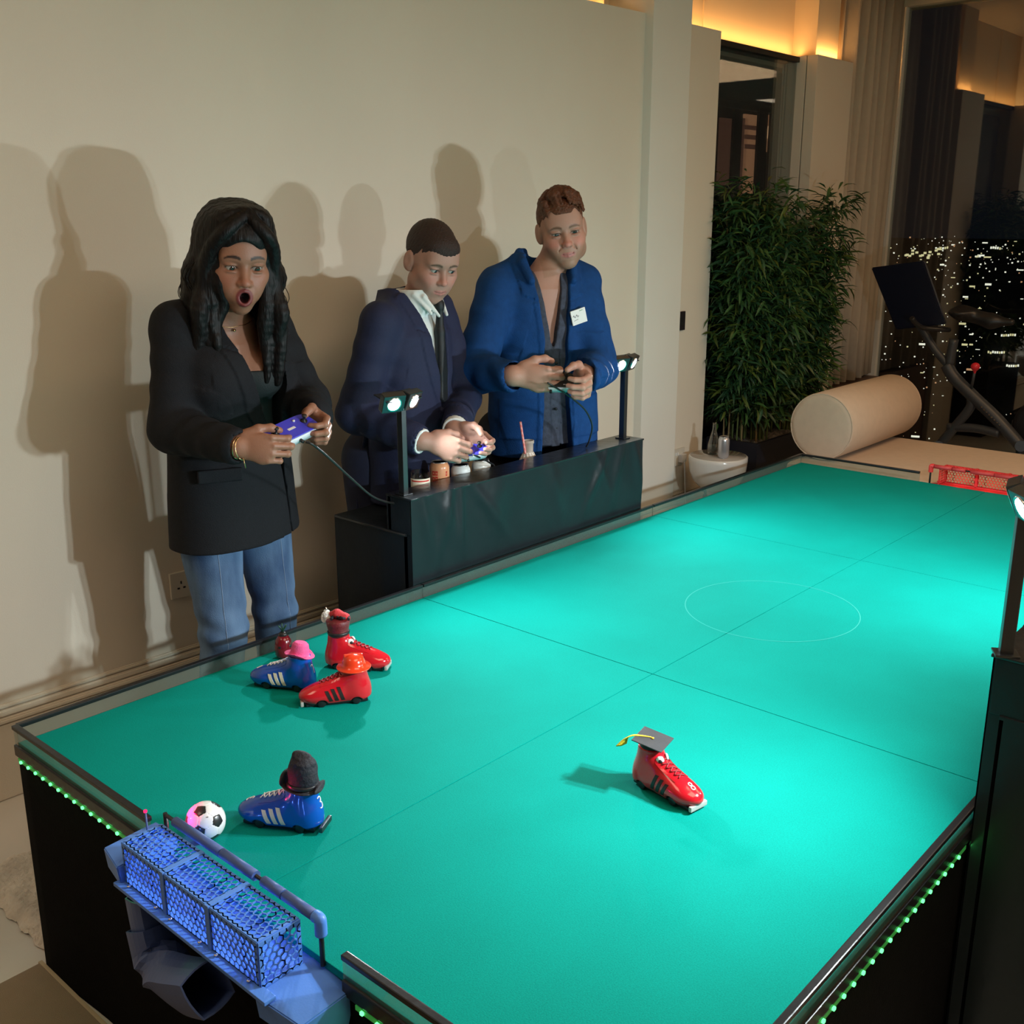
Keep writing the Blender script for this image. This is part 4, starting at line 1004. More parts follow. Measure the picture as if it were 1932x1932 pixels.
# swing bottle with paper collar and pink straw
bt = at_y(997, 860, .17); bo = empty('milk_bottle', (bt[0], .17, SHZ)); tag(bo, 'small glass bottle with pink straw and paper collar on the far stand', 'bottle')
lathe('glass_bottle', [(.0001, .002), (.024, .002), (.027, .008), (.027, .07), (.022, .09), (.0165, .10), (.0165, .122), (.019, .124), (.019, .132), (.0175, .132), (.0150, .12), (.0150, .10), (.020, .088), (.025, .07), (.025, .008), (.0001, .005)], clear_mat('bottle_glass', (.9, .85, .8), .12, .03, haze=.38, hazecol=(.8, .72, .65)), bo, n=32)
lathe('milkshake', [(.0001, .006), (.0245, .008), (.0245, .055), (.0001, .056)], mat('pink_drink', (.75, .38, .30), .4), bo)
bm = bmesh.new(); n = 22; a_ = []
for i in range(n):
    a = 2*pi*i/n; k = .006*(i % 2); a_.append([bm.verts.new((r*cos(a), r*sin(a), z)) for r, z in ((.0178, .098), (.024+k*.4, .084), (.031+k, .070-k*.8))])
for i in range(n):
    for j in range(2): bm.faces.new((a_[i][j], a_[(i+1) % n][j], a_[(i+1) % n][j+1], a_[i][j+1]))
o = from_bm('paper_collar', bm, mat('pale_paper', (.72, .66, .60), .8, bump=.1), bo); o.modifiers.new('t', 'SOLIDIFY').thickness = .0005
st_m, nt, b = new_mat('pink_straw'); b.inputs['Base Color'].default_value = (.85, .22, .20, 1)
wv = nt.nodes.new('ShaderNodeTexWave'); wv.inputs['Scale'].default_value = 60; wv.bands_direction = 'DIAGONAL'; tc = nt.nodes.new('ShaderNodeTexCoord'); nt.links.new(tc.outputs['Object'], wv.inputs[0])
mx = nt.nodes.new('ShaderNodeMix'); mx.data_type = 'RGBA'; mx.inputs[6].default_value = (.85, .18, .18, 1); mx.inputs[7].default_value = (.85, .42, .38, 1); nt.links.new(wv.outputs['Fac'], mx.inputs[0]); nt.links.new(mx.outputs[2], b.inputs['Base Color'])
bo.scale = (1, 1, 1.17); s_top = at_y(982, 796, .17); tube('straw', [(0.004, 0, .012), (s_top[0]-bt[0], 0, (s_top[2]-SHZ)/1.17)], .0038, st_m, bo)

# side table, half-sphere bowl form
st = empty('side_table', (3.60, .47, 0)); tag(st, 'white half sphere side table in the corner by the planter', 'table')
stone = mat('white_lacquer', (.66, .64, .61), .22, noise=.05, nscale=6, coat=.4, bump=.01)
lathe('bowl_body', [(.045, .335), (.085, .350), (.118, .385), (.136, .43), (.142, .485), (.142, .503), (.138, .507), (.0001, .507)], stone, st, n=56)
lathe('table_top', [(.0001, .5072), (.134, .5072), (.134, .5085), (.0001, .5085)], mat('brown_grey_glass', (.36, .32, .28), .12, coat=.5, bump=.01), st, n=56)
lathe('pedestal', [(.10, 0), (.10, .012), (.045, .03), (.035, .12), (.035, .25), (.05, .338)], stone, st, n=40)
cf = empty('water_carafe', (3.60+.0, .53, .509)); tag(cf, 'clear pear shaped water carafe on the round side table', 'carafe')
q = at_y(1346, 845, .50); cf.location = (q[0], .50, .509)
lathe('carafe_glass', [(.0001, .002), (.026, .002), (.030, .010), (.028, .05), (.018, .09), (.0095, .12), (.0085, .15), (.010, .155), (.008, .155), (.007, .12), (.016, .09), (.0265, .05), (.028, .012), (.0001, .006)], M['thin_glass'], cf, n=32)
lathe('water', [(.0001, .007), (.0272, .012), (.0262, .05), (.0001, .051)], mat('dim_water', (.10, .09, .08), .05, spec=.8), cf)
q = at_y(1365, 853, .42)
can('silver drink can standing in front of the carafe on the round side table', 1365, 850, mat('silver_can_paint', (.62, .62, .66), .25, metal=.7, bump=.02), .42, .105, .027, 'drinks on the side table', z=.509)

# daybed and bolster
db = empty('daybed', (4.05, -.65, 0)); tag(db, 'low cream upholstered daybed behind the far end of the table', 'daybed')
fab = mat('cream_upholstery', (.60, .47, .36), .85, noise=.05, nscale=30, bump=.15, bscale=400)
box('bed_base', (-.44, -.95, .06), (.47, .76, .30), fab, db, .03)
box('mattress', (-.45, -.96, .30), (.48, .77, .530), fab, db, .045)
for x in (-.38, .40):
    for y in (-.88, .68): lathe('leg', [(.02, 0), (.025, .065)], M['black_plastic'], db, (x, y, 0), 16)
bo_ = empty('bolster', (4.13, .012, .530)); tag(bo_, 'thick cream cylinder bolster lying on the left edge of the daybed', 'cushion')
bm = bmesh.new(); R_ = Matrix.Translation((0, 0, .158)) @ Matrix.Rotation(pi/2, 4, 'Y')
add_lathe(bm, [(.0001, -.408), (.05, -.409), (.13, -.406), (.148, -.402), (.157, -.388), (.158, 0), (.157, .388), (.148, .402), (.0001, .408)], R_, 64)
from_bm('bolster_cover', bm, fab, bo_)
for s_ in (-1, 1):
    bm = bmesh.new(); add_tube(bm, [Matrix.Translation((0, 0, .158)) @ Vector((s_*.400, .1515*cos(a), .1515*sin(a))) for a in [2*pi*k/48 for k in range(49)]], .0035, 6); from_bm('piping', bm, fab, bo_)

# bamboo planter
pl = empty('planter', (3.99, .475, 0)); tag(pl, 'black box planter of dense green bamboo by the dark glass niche', 'planter')
pm = mat('planter_black', (.012, .013, .022), .4, bump=.03, bscale=40)
PL, PW, PH = .72, .30, .50
bm = bmesh.new(); add_box(bm, (0, 0, 0), (PL, PW, PH-.03)); top = .02
for (a, b) in (((0, 0), (PL, top)), ((0, PW-top), (PL, PW)), ((0, top), (top, PW-top)), ((PL-top, top), (PL, PW-top))): add_box(bm, (*a, PH-.03), (*b, PH))
from_bm('planter_box', bm, pm, pl)
bm = bmesh.new(); rr = random.Random(12); g_ = [[bm.verts.new((top+(PL-2*top)*i/40, top+(PW-2*top)*j/16, PH-.012+rr.uniform(-.008, .010))) for j in range(17)] for i in range(41)]
for i in range(40):
    for j in range(16): f = bm.faces.new((g_[i][j], g_[i+1][j], g_[i+1][j+1], g_[i][j+1]))
o = from_bm('bark_mulch', bm, mat('bark_mulch', (.12, .105, .085), .95, noise=.6, nscale=60, bump=1, bscale=80), pl); o['kind'] = 'stuff'
stem_g = mat('bamboo_stem_green', (.13, .17, .05), .5, noise=.3, nscale=20, bump=.05); stem_y = mat('bamboo_stem_tan', (.32, .23, .10), .5, noise=.3, nscale=20, bump=.05)
leafm = []
for nm, c in (('leaf_green', (.040, .11, .030)), ('leaf_dark', (.022, .075, .034)), ('leaf_olive', (.07, .11, .02))):
    leafm.append(mat(nm, c, .45, noise=.3, nscale=30, bump=.05))
def leaf_geo(bm, Mt, L_, w_, mi=0):
    pts = [(0, 0, 0), (L_*.30, w_/2, .10*L_), (L_*.30, -w_/2, .10*L_), (L_*.65, w_*.38, .08*L_), (L_*.65, -w_*.38, .08*L_), (L_, 0, -.06*L_), (L_*.32, 0, .07*L_), (L_*.66, 0, .055*L_)]
    v = [bm.verts.new(Mt @ Vector(p)) for p in pts]
    for f in ((0, 6, 1), (0, 2, 6), (1, 6, 7, 3), (6, 2, 4, 7), (3, 7, 5), (7, 4, 5)):
        fc = bm.faces.new([v[k] for k in f]); fc.material_index = mi; fc.smooth = True
leaf_me = []
for mi in range(3):
    bm = bmesh.new(); leaf_geo(bm, Matrix.Identity(4), .085, .014); me = bpy.data.meshes.new('leaf'); bm.to_mesh(me); bm.free(); me.materials.append(leafm[mi]); leaf_me.append(me)
tips = []; rr = random.Random(21); nstem = 0
for k in range(40):
    x = rr.uniform(.03, PL-.04); y = rr.uniform(.05, PW-.06); hgt = rr.uniform(.85, 1.24) if k % 3 else rr.uniform(.6, 1.0)
    lx = rr.uniform(-.06, .10)+(x-PL/2)*.35; ly = rr.uniform(-.10, .05)
    pts = spline([(x, y, PH-.02), (x+lx*.2, y+ly*.2, PH+hgt*.35), (x+lx*.6, y+ly*.6, PH+hgt*.7), (x+lx*1.2, y+ly, PH+hgt)], 6)
    m_ = stem_y if k % 4 == 0 else stem_g
    tube('bamboo_cane', pts, [.0052-.0040*i/(len(pts)-1) for i in range(len(pts))], m_, pl, 6)
    for i in range(3, len(pts)):
        for _ in range(4):
            a = rr.uniform(0, 2*pi); el = rr.uniform(-.2, .9); L_ = rr.uniform(.05, .17)
            tips.append((pts[i]+Vector((cos(a)*cos(el), sin(a)*cos(el)*.62, sin(el)))*L_, a, pts[i]))
leaves = []
for (p, a, base) in tips:
    for _ in range(7):
        q = p+Vector((rr.gauss(0, .03), rr.gauss(0, .022), rr.gauss(0, .035)))
        if q.y > .325: q.y = .325-rr.random()*.03
        if q.x < -.16: q.x = -.16+rr.random()*.03
        yaw = a+rr.gauss(0, .9); pit = rr.uniform(-.5, .9); L_ = rr.uniform(.7, 1.35)
        if q.z < PH+.10: continue
        leaves.append((q, yaw, pit, L_, rr.choices([0, 1, 2], [5, 4, 2])[0], rr.uniform(-.8, .8)))
cl_ = Vector(CAM)-pl.location
leaves.sort(key=lambda l_: (l_[0]-cl_).length)
def lm(l_): return Matrix.Translation(l_[0]) @ Matrix.Rotation(l_[1], 4, 'Z') @ Matrix.Rotation(l_[2], 4, 'Y') @ Matrix.Rotation(l_[5], 4, 'X') @ Matrix.Scale(l_[3], 4)
for l_ in leaves[:300]:
    o = bpy.data.objects.new('leaf', leaf_me[l_[4]]); COL.objects.link(o); o.parent = pl; o.matrix_local = lm(l_)
bm = bmesh.new()
for l_ in leaves[300:]: leaf_geo(bm, lm(l_), .085, .014, l_[4])
me = bpy.data.meshes.new('foliage'); bm.to_mesh(me); bm.free(); o = link('foliage', me, leafm, pl); o['kind'] = 'stuff'
bm = bmesh.new()
for (p, a, base) in tips[::2]: add_tube(bm, [base, (base+p)/2+Vector((0, 0, .01)), p], .0011, 3, cap=False)
o = from_bm('twigs', bm, stem_g, pl); o['kind'] = 'stuff'

# exercise bike before the window
BX = 5.25
bk = empty('exercise_bike', (BX, 0.0, 0)); tag(bk, 'black exercise bike with red knob in front of the tall night window', 'exercise bike')
grey = mat('bike_grey', (.045, .05, .058), .4, bump=.03); navy = mat('bike_screen_back', (.006, .008, .022), .35, bump=.02)
def bp3(px, py, dx=0.0): v = at_x(px, py, BX+dx); return (v[0]-BX, v[1], v[2])
def btube(nm, pts, r, m_=grey): return tube(nm, spline(pts, 5), r, m_, bk, 12)
btube('seat_post', [bp3(1800, 640), bp3(1790, 690)], .026); btube('front_frame', [bp3(1786, 688), bp3(1800, 712), bp3(1838, 750), bp3(1880, 790), bp3(1926, 842)], .034)
btube('rear_frame', [bp3(1828, 735), bp3(1832, 765), bp3(1806, 800), bp3(1770, 842)], .026); btube('cross_frame', [bp3(1788, 806), bp3(1840, 808), bp3(1886, 818)], .024)
btube('handle_post', [bp3(1790, 690), bp3(1764, 660), bp3(1742, 625), bp3(1725, 600)], .022)
btube('floor_bar', [bp3(1926, 842, -.22), bp3(1926, 842, .22)], .03, M['black_plastic']); btube('floor_bar', [bp3(1770, 842, -.22), bp3(1770, 842, .22)], .03, M['black_plastic'])
for (px_, py_) in ((1926, 842), (1770, 842)):
    p = bp3(px_, py_); btube('frame_foot', [p, (p[0], p[1], .04)], .022)
# screen
a, b, c, d = bp3(1643, 505, -.05), bp3(1742, 492, -.05), bp3(1783, 612, -.05), bp3(1690, 622, -.05)
bm = bmesh.new(); f_ = [bm.verts.new(p) for p in (a, b, c, d)]; bk_ = [bm.verts.new((p[0]+.035, p[1], p[2])) for p in (a, b, c, d)]
bm.faces.new(f_); bm.faces.new(bk_[::-1])
for i in range(4): bm.faces.new((f_[i], f_[(i+1) % 4], bk_[(i+1) % 4], bk_[i]))
bmesh.ops.recalc_face_normals(bm, faces=bm.faces); bmesh.ops.bevel(bm, geom=list(bm.edges), offset=.006, segments=2, affect='EDGES'); from_bm('screen', bm, navy, bk)
btube('handlebar', [bp3(1720, 600, -.20), bp3(1740, 618, -.12), bp3(1790, 622, 0), bp3(1740, 618, .12), bp3(1720, 600, .20)], .014, M['black_plastic'])
F = Fld((BX-.16, -.35, .85), (BX+.16, .15, 1.25), .006)
s0, s1_, s2_ = (np.array(bp3(*q))+np.array([BX, 0, 0]) for q in ((1815, 590), (1870, 606), (1908, 608)))
F.ell(s0+np.array([0, 0, .0]), (.09, .07, .026), .04); F.cone(s1_, s2_, .035, .018, .05); F.cone(s0, s1_, .04, .034, .04)
me, V = F.mesh('saddle'); V2 = V-np.array([BX, 0, 0]); me.vertices.foreach_set('co', V2.astype(np.float32).ravel()); me.update(); link('saddle', me, M['black_plastic'], bk)
k = bp3(1840, 693, -.04); F = Fld((-.04,)*3, (.04,)*3, .003); F.ell((0, 0, .004), (.024, .024, .022), .004); F.cone((0, 0, -.006), (0, 0, -.03), .012, .006, .01)
me, V = F.mesh('resistance_knob'); o = link('resistance_knob', me, mat('red_knob', (.75, .03, .05), .35, bump=.02), bk); o.location = k
tube('knob_stem', [(k[0], k[1], k[2]-.02), bp3(1832, 735, -.01)], .008, grey, bk)
p = bp3(1862, 790); bm = bmesh.new(); add_lathe(bm, [(.0001, -.02), (.14, -.02), (.165, -.012), (.165, .012), (.14, .02), (.0001, .02)], Matrix.Translation((p[0]+.08, p[1]-.28, p[2]-.03)) @ Matrix.Rotation(pi/2, 4, 'Y'), 48); from_bm('flywheel', bm, M['black_plastic'], bk)
for i in range(8):
    t = i/7; q = bp3(1852+t*34, 768+t*34, -.040); bm = bmesh.new(); add_box(bm, (-.003, -.005, -.004), (.003, .005, .004), Matrix.Translation(q), .001); from_bm('logo_stud', bm, M['chrome'], bk)
# ================================================================== PEOPLE
def frame_dir(fwd_deg, pitch=0.0, roll=0.0):
    """columns: person's right, forward, up; pitch > 0 looks down, roll > 0 tips towards the person's right"""
    a = radians(fwd_deg); Rz = np.array([[sin(a), cos(a), 0], [-cos(a), sin(a), 0], [0, 0, 1]])
    p = -radians(pitch); Rx = np.array([[1, 0, 0], [0, cos(p), -sin(p)], [0, sin(p), cos(p)]])
    r = radians(roll); Ry = np.array([[cos(r), 0, sin(r)], [0, 1, 0], [-sin(r), 0, cos(r)]])
    return Rz @ Rx @ Ry
EYE = (.0305, .0735, .004)
def head_sdf(F, R, o, s=1.0, mouth='closed', fem=False, jaw=1.0, sq=False):
    f = lambda *v: tuple(k*s for k in v)
    F.frame(R*1.0, o)
    def E(c, r, k, op='u', Rr=None): F.ell(f(*c), f(*r), k*s, op, Rr)
    E((0, -.018, .042), (.074, .094, .084), .01); E((0, .026, -.012), (.064, .066, .090), .03)
    E((0, .036, -.062), (.047*jaw, .046, .046), .03); E((0, .066, -.098), (.021*jaw, .020, .017), .03)
    for sx in (-1, 1):
        E((sx*.048*jaw, .008, -.062), (.018, .034, .028), .03)            # jaw angle
        E((sx*.043, .058, -.020), (.021, .020, .018), .03)               # cheekbone
        E((sx*.030, .070, -.050), (.014, .016, .022), .025)               # cheek
    E((0, .074, .026), (.052, .016, .013), .022)                          # brow
    E((0, .062, .058), (.052, .026, .036), .03)                          # forehead
    for sx in (-1, 1): E((sx*.0315, .098, .004), (.020, .017, .0115), .014, 's')
    for sx in (-1, 1):
        E((sx*.0305, .0765, .0118), (.0185, .0142, .0060), .003); E((sx*.0305, .0765, -.0052), (.0170, .0138, .0044), .003)
        E((sx*.0455, .066, .0035), (.006, .009, .006), .004)
        if sq: E((sx*.0305, .0765, .0100+.000), (.0190, .0146, .0052), .002); E((sx*.0305, .0765, -.0036), (.0180, .0142, .0042), .002)
    F.cone(f(0, .080, .014), f(0, .101, -.026), .0075*s, .0100*s, .010*s)
    E((0, .103, -.030), (.0115, .0105, .0092), .006)
    for sx in (-1, 1): E((sx*.0115, .094, -.033), (.0080, .0100, .0072), .005)
    for sx in (-1, 1): E((sx*.0062, .101, -.0395), (.0034, .005, .003), .002, 's')
    E((0, .083, -.050), (.018, .012, .012), .012)
    if mouth == 'open':
        F.frame(R, o)
        E((0, .083, -.068), (.026, .018, .024), .012)
        n = 16
        for i in range(n):
            a0, a1 = 2*pi*i/n, 2*pi*(i+1)/n
            p = lambda a: (0+.0150*cos(a), .0975-.006*abs(cos(a)), -.066+.0165*sin(a))
            th = lambda a: (.0048 if sin(a) > 0 else .0062)
            F.cone(f(*p(a0)), f(*p(a1)), th(a0)*s, th(a1)*s, .0025*s)
        E((0, .100, -.066), (.0115, .028, .0125), .003, 's')
    else:
        E((0, .080, -.066), (.024, .013, .016), .012)
        sm = .006 if mouth == 'smile' else .001
        up_ = [(-.024, .078, -.0605+sm), (-.012, .0915, -.0600), (0, .0945, -.0615), (.012, .0915, -.0600), (.024, .078, -.0605+sm)]
        lo_ = [(-.022, .077, -.0645+sm), (-.011, .0900, -.0688), (0, .0925, -.0705), (.011, .0900, -.0688), (.022, .077, -.0645+sm)]
        F.chain([f(*p) for p in up_], [.0022*s, .0042*s, .0045*s, .0042*s, .0022*s], .002*s)
        F.chain([f(*p) for p in lo_], [.0022*s, .0050*s, .0056*s, .0050*s, .0022*s], .002*s)
        F.chain([f(p[0]*1.05, p[1]+.0045, (p[2]+q[2])/2) for p, q in zip(up_, lo_)], [.0014*s]*5, .0015*s, 's')
        if mouth == 'smile':
            for sx in (-1, 1): F.chain([f(sx*.019, .094, -.034), f(sx*.030, .086, -.050), f(sx*.034, .078, -.062)], [.0022*s]*3, .006*s, 's'); E((sx*.040, .066, -.040), (.014, .013, .014), .02)
    for sx in (-1, 1):                                                    # ears
        Rr = frame_dir(90+sx*22); Q = np.array([[cos(sx*.35), -sin(sx*.35), 0], [sin(sx*.35), cos(sx*.35), 0], [0, 0, 1]])
        E((sx*.077, -.012, -.002), (.0095, .021, .034), .004, 'u', Q); E((sx*.0870, -.007, .004), (.0055, .011, .019), .004, 's', Q); E((sx*.075, -.004, -.026), (.006, .010, .010), .004, 'u', Q)
    F.frame()
def head_paint(V, R, o, s, skin, lips, brow, hair=None, stubble=None, open_=False, blush=(.0, 0, 0), brow_lift=0.0):
    L = ((V-np.array(o)) @ R)/s; x, y, z = L[:, 0], L[:, 1], L[:, 2]
    C = np.tile(np.array(skin, float), (len(V), 1)); face = (y > .02) & (np.abs(x) < .09) & (z > -.13) & (z < .13) & (y < .13)
    def mixc(m, col):
        m = np.clip(m, 0, 1)[:, None]; C[:] = C*(1-m)+np.array(col)*m
    ax = np.abs(x)
    # cheeks, nose slightly redder
    mixc(.5*np.exp(-(((ax-.042)/.02)**2+((z+.028)/.02)**2))*face, blush); mixc(.5*np.exp(-((x/.013)**2+((z+.028)/.014)**2))*(y > .09)*face, blush)
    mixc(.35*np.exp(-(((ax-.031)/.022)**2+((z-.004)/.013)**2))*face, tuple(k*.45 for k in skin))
    if stubble is not None:
        m = sstep(-.028, -.052, z)*sstep(.015, .04, y)*sstep(-.14, -.118, z)*(1-.85*np.exp(-((x/.012)**2+((z+.05)/.006)**2))); m2 = sstep(-.040, -.046, z)*(ax < .03)
        mixc(stubble[3]*np.clip(m*(ax > .026)+m*(z < -.082)+m2*.7*(z > -.062)+.0, 0, 1)*face, stubble[:3])
    # brows
    zb = .0265+brow_lift-.0030*((ax-.030)/.014)**2; th = .0042-.0022*np.clip((ax-.03)/.022, 0, 1)
    mixc(sstep(th*1.3, th*.6, np.abs(z-zb))*sstep(.010, .014, ax)*sstep(.053, .046, ax)*face*.95, brow)
    # upper lash line
    mixc(sstep(.003, .0012, np.abs(z-(.0085-.0045*((ax-.0305)/.014)**2)))*sstep(.018, .014, np.abs(ax-.0305))*face*.75, tuple(k*.2 for k in brow))
    if open_:
        r_ = np.sqrt((x/.0150)**2+((z+.066)/.0165)**2)
        mixc(sstep(1.55, 1.30, r_)*(y > .078)*face, lips); mixc(sstep(.86, .72, r_)*(y > .03)*face, (.02, .004, .005))
    else:
        mz = -.0645+.25*0; r_ = np.sqrt((x/.025)**2+((z+.0655-(ax*.10))/.0088)**2)
        mixc(sstep(1.12, .85, r_)*(y > .072)*face*.85, lips)
        mixc(sstep(.0016, .0006, np.abs(z+.0645-ax*.12))*(ax < .023)*(y > .075)*face*.6, tuple(k*.3 for k in lips))
    if hair is not None: mixc(hair[1](x, y, z), hair[0])
    return C
def eyes(parent, R, o, s, iris, look):
    """look: world direction of gaze"""
    g_ = Vector(look).normalized(); q = g_.to_track_quat('Z', 'Y').to_matrix()
    wh = mat('eye_white', (.38, .35, .33), .12, coat=.5, bump=.01); ir = mat('eye_iris', iris, .1, coat=.6, noise=.3, nscale=300); bk2 = mat('eye_pupil', (.004, .004, .004), .05, coat=.6, bump=.01)
    for sx in (-1, 1):
        c = np.array(o)+R @ (np.array([sx*EYE[0], EYE[1], EYE[2]])*s); r_ = .0132*s
        bm = bmesh.new(); prev = []
        prof = [(r_*sin(a), r_*cos(a)) for a in [pi*i/26 for i in range(27)]]
        add_lathe(bm, [(max(a, .00001), b) for a, b in prof], q.to_4x4(), 28, cap=False)
        for f in bm.faces:
            cc = (q.inverted() @ f.calc_center_median()).normalized(); ang = math.acos(max(-1, min(1, cc.z))); f.material_index = 2 if ang < .26 else (1 if ang < .56 else 0)
        e = from_bm('eye', bm, [wh, ir, bk2], parent); e.location = Vector(c)
def hand_sdf(F, wrist, yd, xd, right=True, s=1.0, curl=(.55, 1.05, .7), spread=0.0, thumb=None, k=.006, idx_curl=None):
    y = np.array(yd, float); y /= np.linalg.norm(y); x = np.array(xd, float); x -= y*(x@y); x /= np.linalg.norm(x)
    z = np.cross(y, x) if right else np.cross(x, y)
    F.frame(np.stack([x, y, z], 1), wrist); f = lambda *v: tuple(a*s for a in v)
    F.ell(f(0, -.008, 0), f(.026, .035, .019), .015*s); F.ell(f(.001, .030, 0), f(.034, .038, .0165), .012*s); F.ell(f(0, .064, .001), f(.041, .034, .0145), .012*s); F.ell(f(.027, .028, -.010), f(.017, .032, .015), .012*s)
    xs = [.030, .0105, -.0095, -.0285]; by = [.084, .090, .087, .078]; ln = [(.041, .024, .019), (.045, .027, .020), (.042, .025, .019), (.032, .020, .017)]; rr_ = [.0088, .0090, .0086, .0076]
    tips_ = []
    for i in range(4):
        p = np.array([xs[i], by[i]-.012, .001]); a = 0; cu = idx_curl if (i == 0 and idx_curl) else curl; pts = [p.copy(), np.array([xs[i], by[i], .002])]; p = pts[1].copy()
        for j in range(3):
            a += cu[j]*(1+.06*i); d_ = np.array([spread*(1.5-i)*.35*cos(a), cos(a), -sin(a)]); d_ /= np.linalg.norm(d_); p = p+d_*ln[i][j]; pts.append(p.copy())
        r0 = rr_[i]; F.chain([f(*q) for q in pts], [r0*1.12*s, r0*1.08*s, r0*s, r0*.92*s, r0*.80*s], k*.45*s); tips_.append(pts[-1])
        F.ell(f(*pts[2]), f(r0*1.08, r0*1.1, r0*1.05), .003*s)
    th = thumb or [(.030, .014, -.010), (.048, .044, -.016), (.050, .074, -.024), (.046, .096, -.034)]
    F.chain([f(*q) for q in th], [.0150*s, .0115*s, .0105*s, .0085*s], .007*s)
    F.frame()

def skin_mat(name, attr='Col'): return mat(name, (.5, .3, .2), .46, bump=.06, bscale=260, attr=attr, sss=.12, noise=.03, nscale=60)
def folds(amp, f1, f2, ph=0.0):
    return lambda c: amp*(np.sin(c[:, 2]*f1+6*np.sin(c[:, 0]*7+ph)+c[:, 1]*9)*.5+.5*np.sin(c[:, 0]*f2+c[:, 2]*f1*.45+4*np.sin(c[:, 1]*6+ph)))*(.5+.5*np.sin(c[:, 2]*11+c[:, 0]*17+ph))
def sleeve_folds(a, b, amp=.004, n=9, ph=0.0, rad=.12, w0=0.0):
    """ring creases along the arm axis a-b"""
    a = np.array(a); b = np.array(b); ab = b-a; L2 = ab@ab
    def f(c):
        t = ((c-a) @ ab)/L2; q = c-(a+np.clip(t, 0, 1)[:, None]*ab); d = np.linalg.norm(q, axis=1)
        ang = q @ np.cross(ab/sqrt(L2), [0, 0, 1.0])
        w_ = (d < rad)*np.clip(1-np.abs(t-.5)*1.6+.25, 0, 1)
        return amp*w_*np.sin(t*2*pi*n*.5+ang*26+ph)*np.sin(t*2*pi*n*.27+ang*11+2*ph)
    return f
def controller(name_label, c, xdir, up_, top_m, body_m, group='game controllers held by the players'):
    x = Vector(xdir).normalized(); u = Vector(up_); u = (u-x*u.dot(x)).normalized(); y = u.cross(x)
    g_ = empty('game_controller', c); tag(g_, name_label, 'controller', group)
    g_.matrix_world = Matrix(((x.x, y.x, u.x, c[0]), (x.y, y.y, u.y, c[1]), (x.z, y.z, u.z, c[2]), (0, 0, 0, 1)))
    bm = bmesh.new()
    def slab(z0, z1, hw, hh, grip):
        P_ = []
        n = 40
        for i in range(n):
            a = 2*pi*i/n; ca_, sa = cos(a), sin(a); ex = .38
            px_ = hw*abs(ca_)**ex*(1 if ca_ > 0 else -1); py_ = hh*abs(sa)**ex*(1 if sa > 0 else -1)
            P_.append((px_, py_))
        lo_ = [bm.verts.new((p[0]*.94, p[1]*.92, z0)) for p in P_]; md = [bm.verts.new((p[0], p[1], (z0+z1)/2)) for p in P_]; hi_ = [bm.verts.new((p[0]*.985, p[1]*.97, z1)) for p in P_]
        for A_, B_ in ((lo_, md), (md, hi_)):
            for i in range(n): f = bm.faces.new((A_[i], A_[(i+1) % n], B_[(i+1) % n], B_[i])); f.smooth = True
        bm.faces.new(lo_[::-1]); bm.faces.new(hi_)
    slab(-.015, .008, .074, .036, 0); from_bm('controller_shell', bm, body_m, g_)
    bm = bmesh.new(); slab(.0082, .0125, .0735, .0355, 0); from_bm('face_plate', bm, top_m, g_)
    for sx in (-1, 1):
        lathe('thumb_stick', [(.009, .012), (.0095, .014), (.004, .015), (.0038, .026), (.0065, .028), (.0065, .031), (.0001, .032)], M['black_plastic'], g_, (sx*.048, 0.004, 0), 18)
        lathe('button', [(.0035, .012), (.0035, .0155), (.0001, .016)], M['white_plastic'], g_, (sx*.026, .018, 0), 12)
        bm = bmesh.new()
        for k in range(3): add_box(bm, (sx*.048-.008+k*.006, -.026, .0124), (sx*.048-.004+k*.006, -.0235, .0129))
        o = from_bm('tiny_marking', bm, M['white_plastic'], g_); o['kind'] = 'stuff'
    box('logo_bar', (-.012, -.006, .0124), (.012, .002, .0130), M['white_plastic'], g_, .0002)
    lathe('cable_port', [(.0045, 0), (.0045, .012), (.0001, .012)], M['black_plastic'], g_, (0, -.034, -.004), 14, R=Matrix.Rotation(pi/2, 4, 'X'))
    return g_
purple = mat('violet_blue_plate', (.055, .055, .62), .3, bump=.02); padw = mat('pale_grey_shell', (.62, .66, .72), .35, bump=.02); padb = mat('black_plate', (.015, .015, .018), .3, bump=.02)
padv = mat('violet_shell', (.42, .44, .82), .35, bump=.02)

def person(label, loc): p = empty('person', loc); return tag(p, label, 'person')
def rel(o, par):   # keep world geometry, set as child of par at its base
    o.parent = par; o.location = -Vector(par.location); return o
def piece(name, F, m_, par, fns=(), col=None, noise=None):
    me, V = F.mesh(name)
    for f in fns: displace(me, f)
    if col is not None: paint(me, col(V))
    return rel(link(name, me, m_), par)

# ------------------------------------------------------------------ the woman
W0 = np.array([.80, .36, 0]); Rw = frame_dir(-90); wp = person('woman in an oversized black blazer and blue jeans, mouth open in surprise', (W0[0], W0[1], 0))
HW = np.array([.798, .262, 1.515]); RH = frame_dir(-112, 12, -3); HS = 1.03
sR, sL = (.662, .36, 1.352), (.952, .36, 1.357); eR, eL = (.612, .325, 1.095), (.995, .25, 1.125); wR, wL = (.645, .085, 1.078), (.905, .115, 1.110)
F = Fld((.50, -.05, .97), (1.10, .50, 1.64), .0029)
head_sdf(F, RH, HW, HS, 'open', True, .88)
F.cone((.80, .345, 1.33), (.80, .285, 1.45), .054, .049, .02)
F.frame(Rw, W0)
F.loft([(.98, 0, 0, .135, .09), (1.10, 0, 0, .13, .088), (1.22, 0, .005, .145, .095), (1.30, 0, 0, .15, .088), (1.345, 0, -.005, .13, .07), (1.375, 0, 0, .075, .055)], .03)
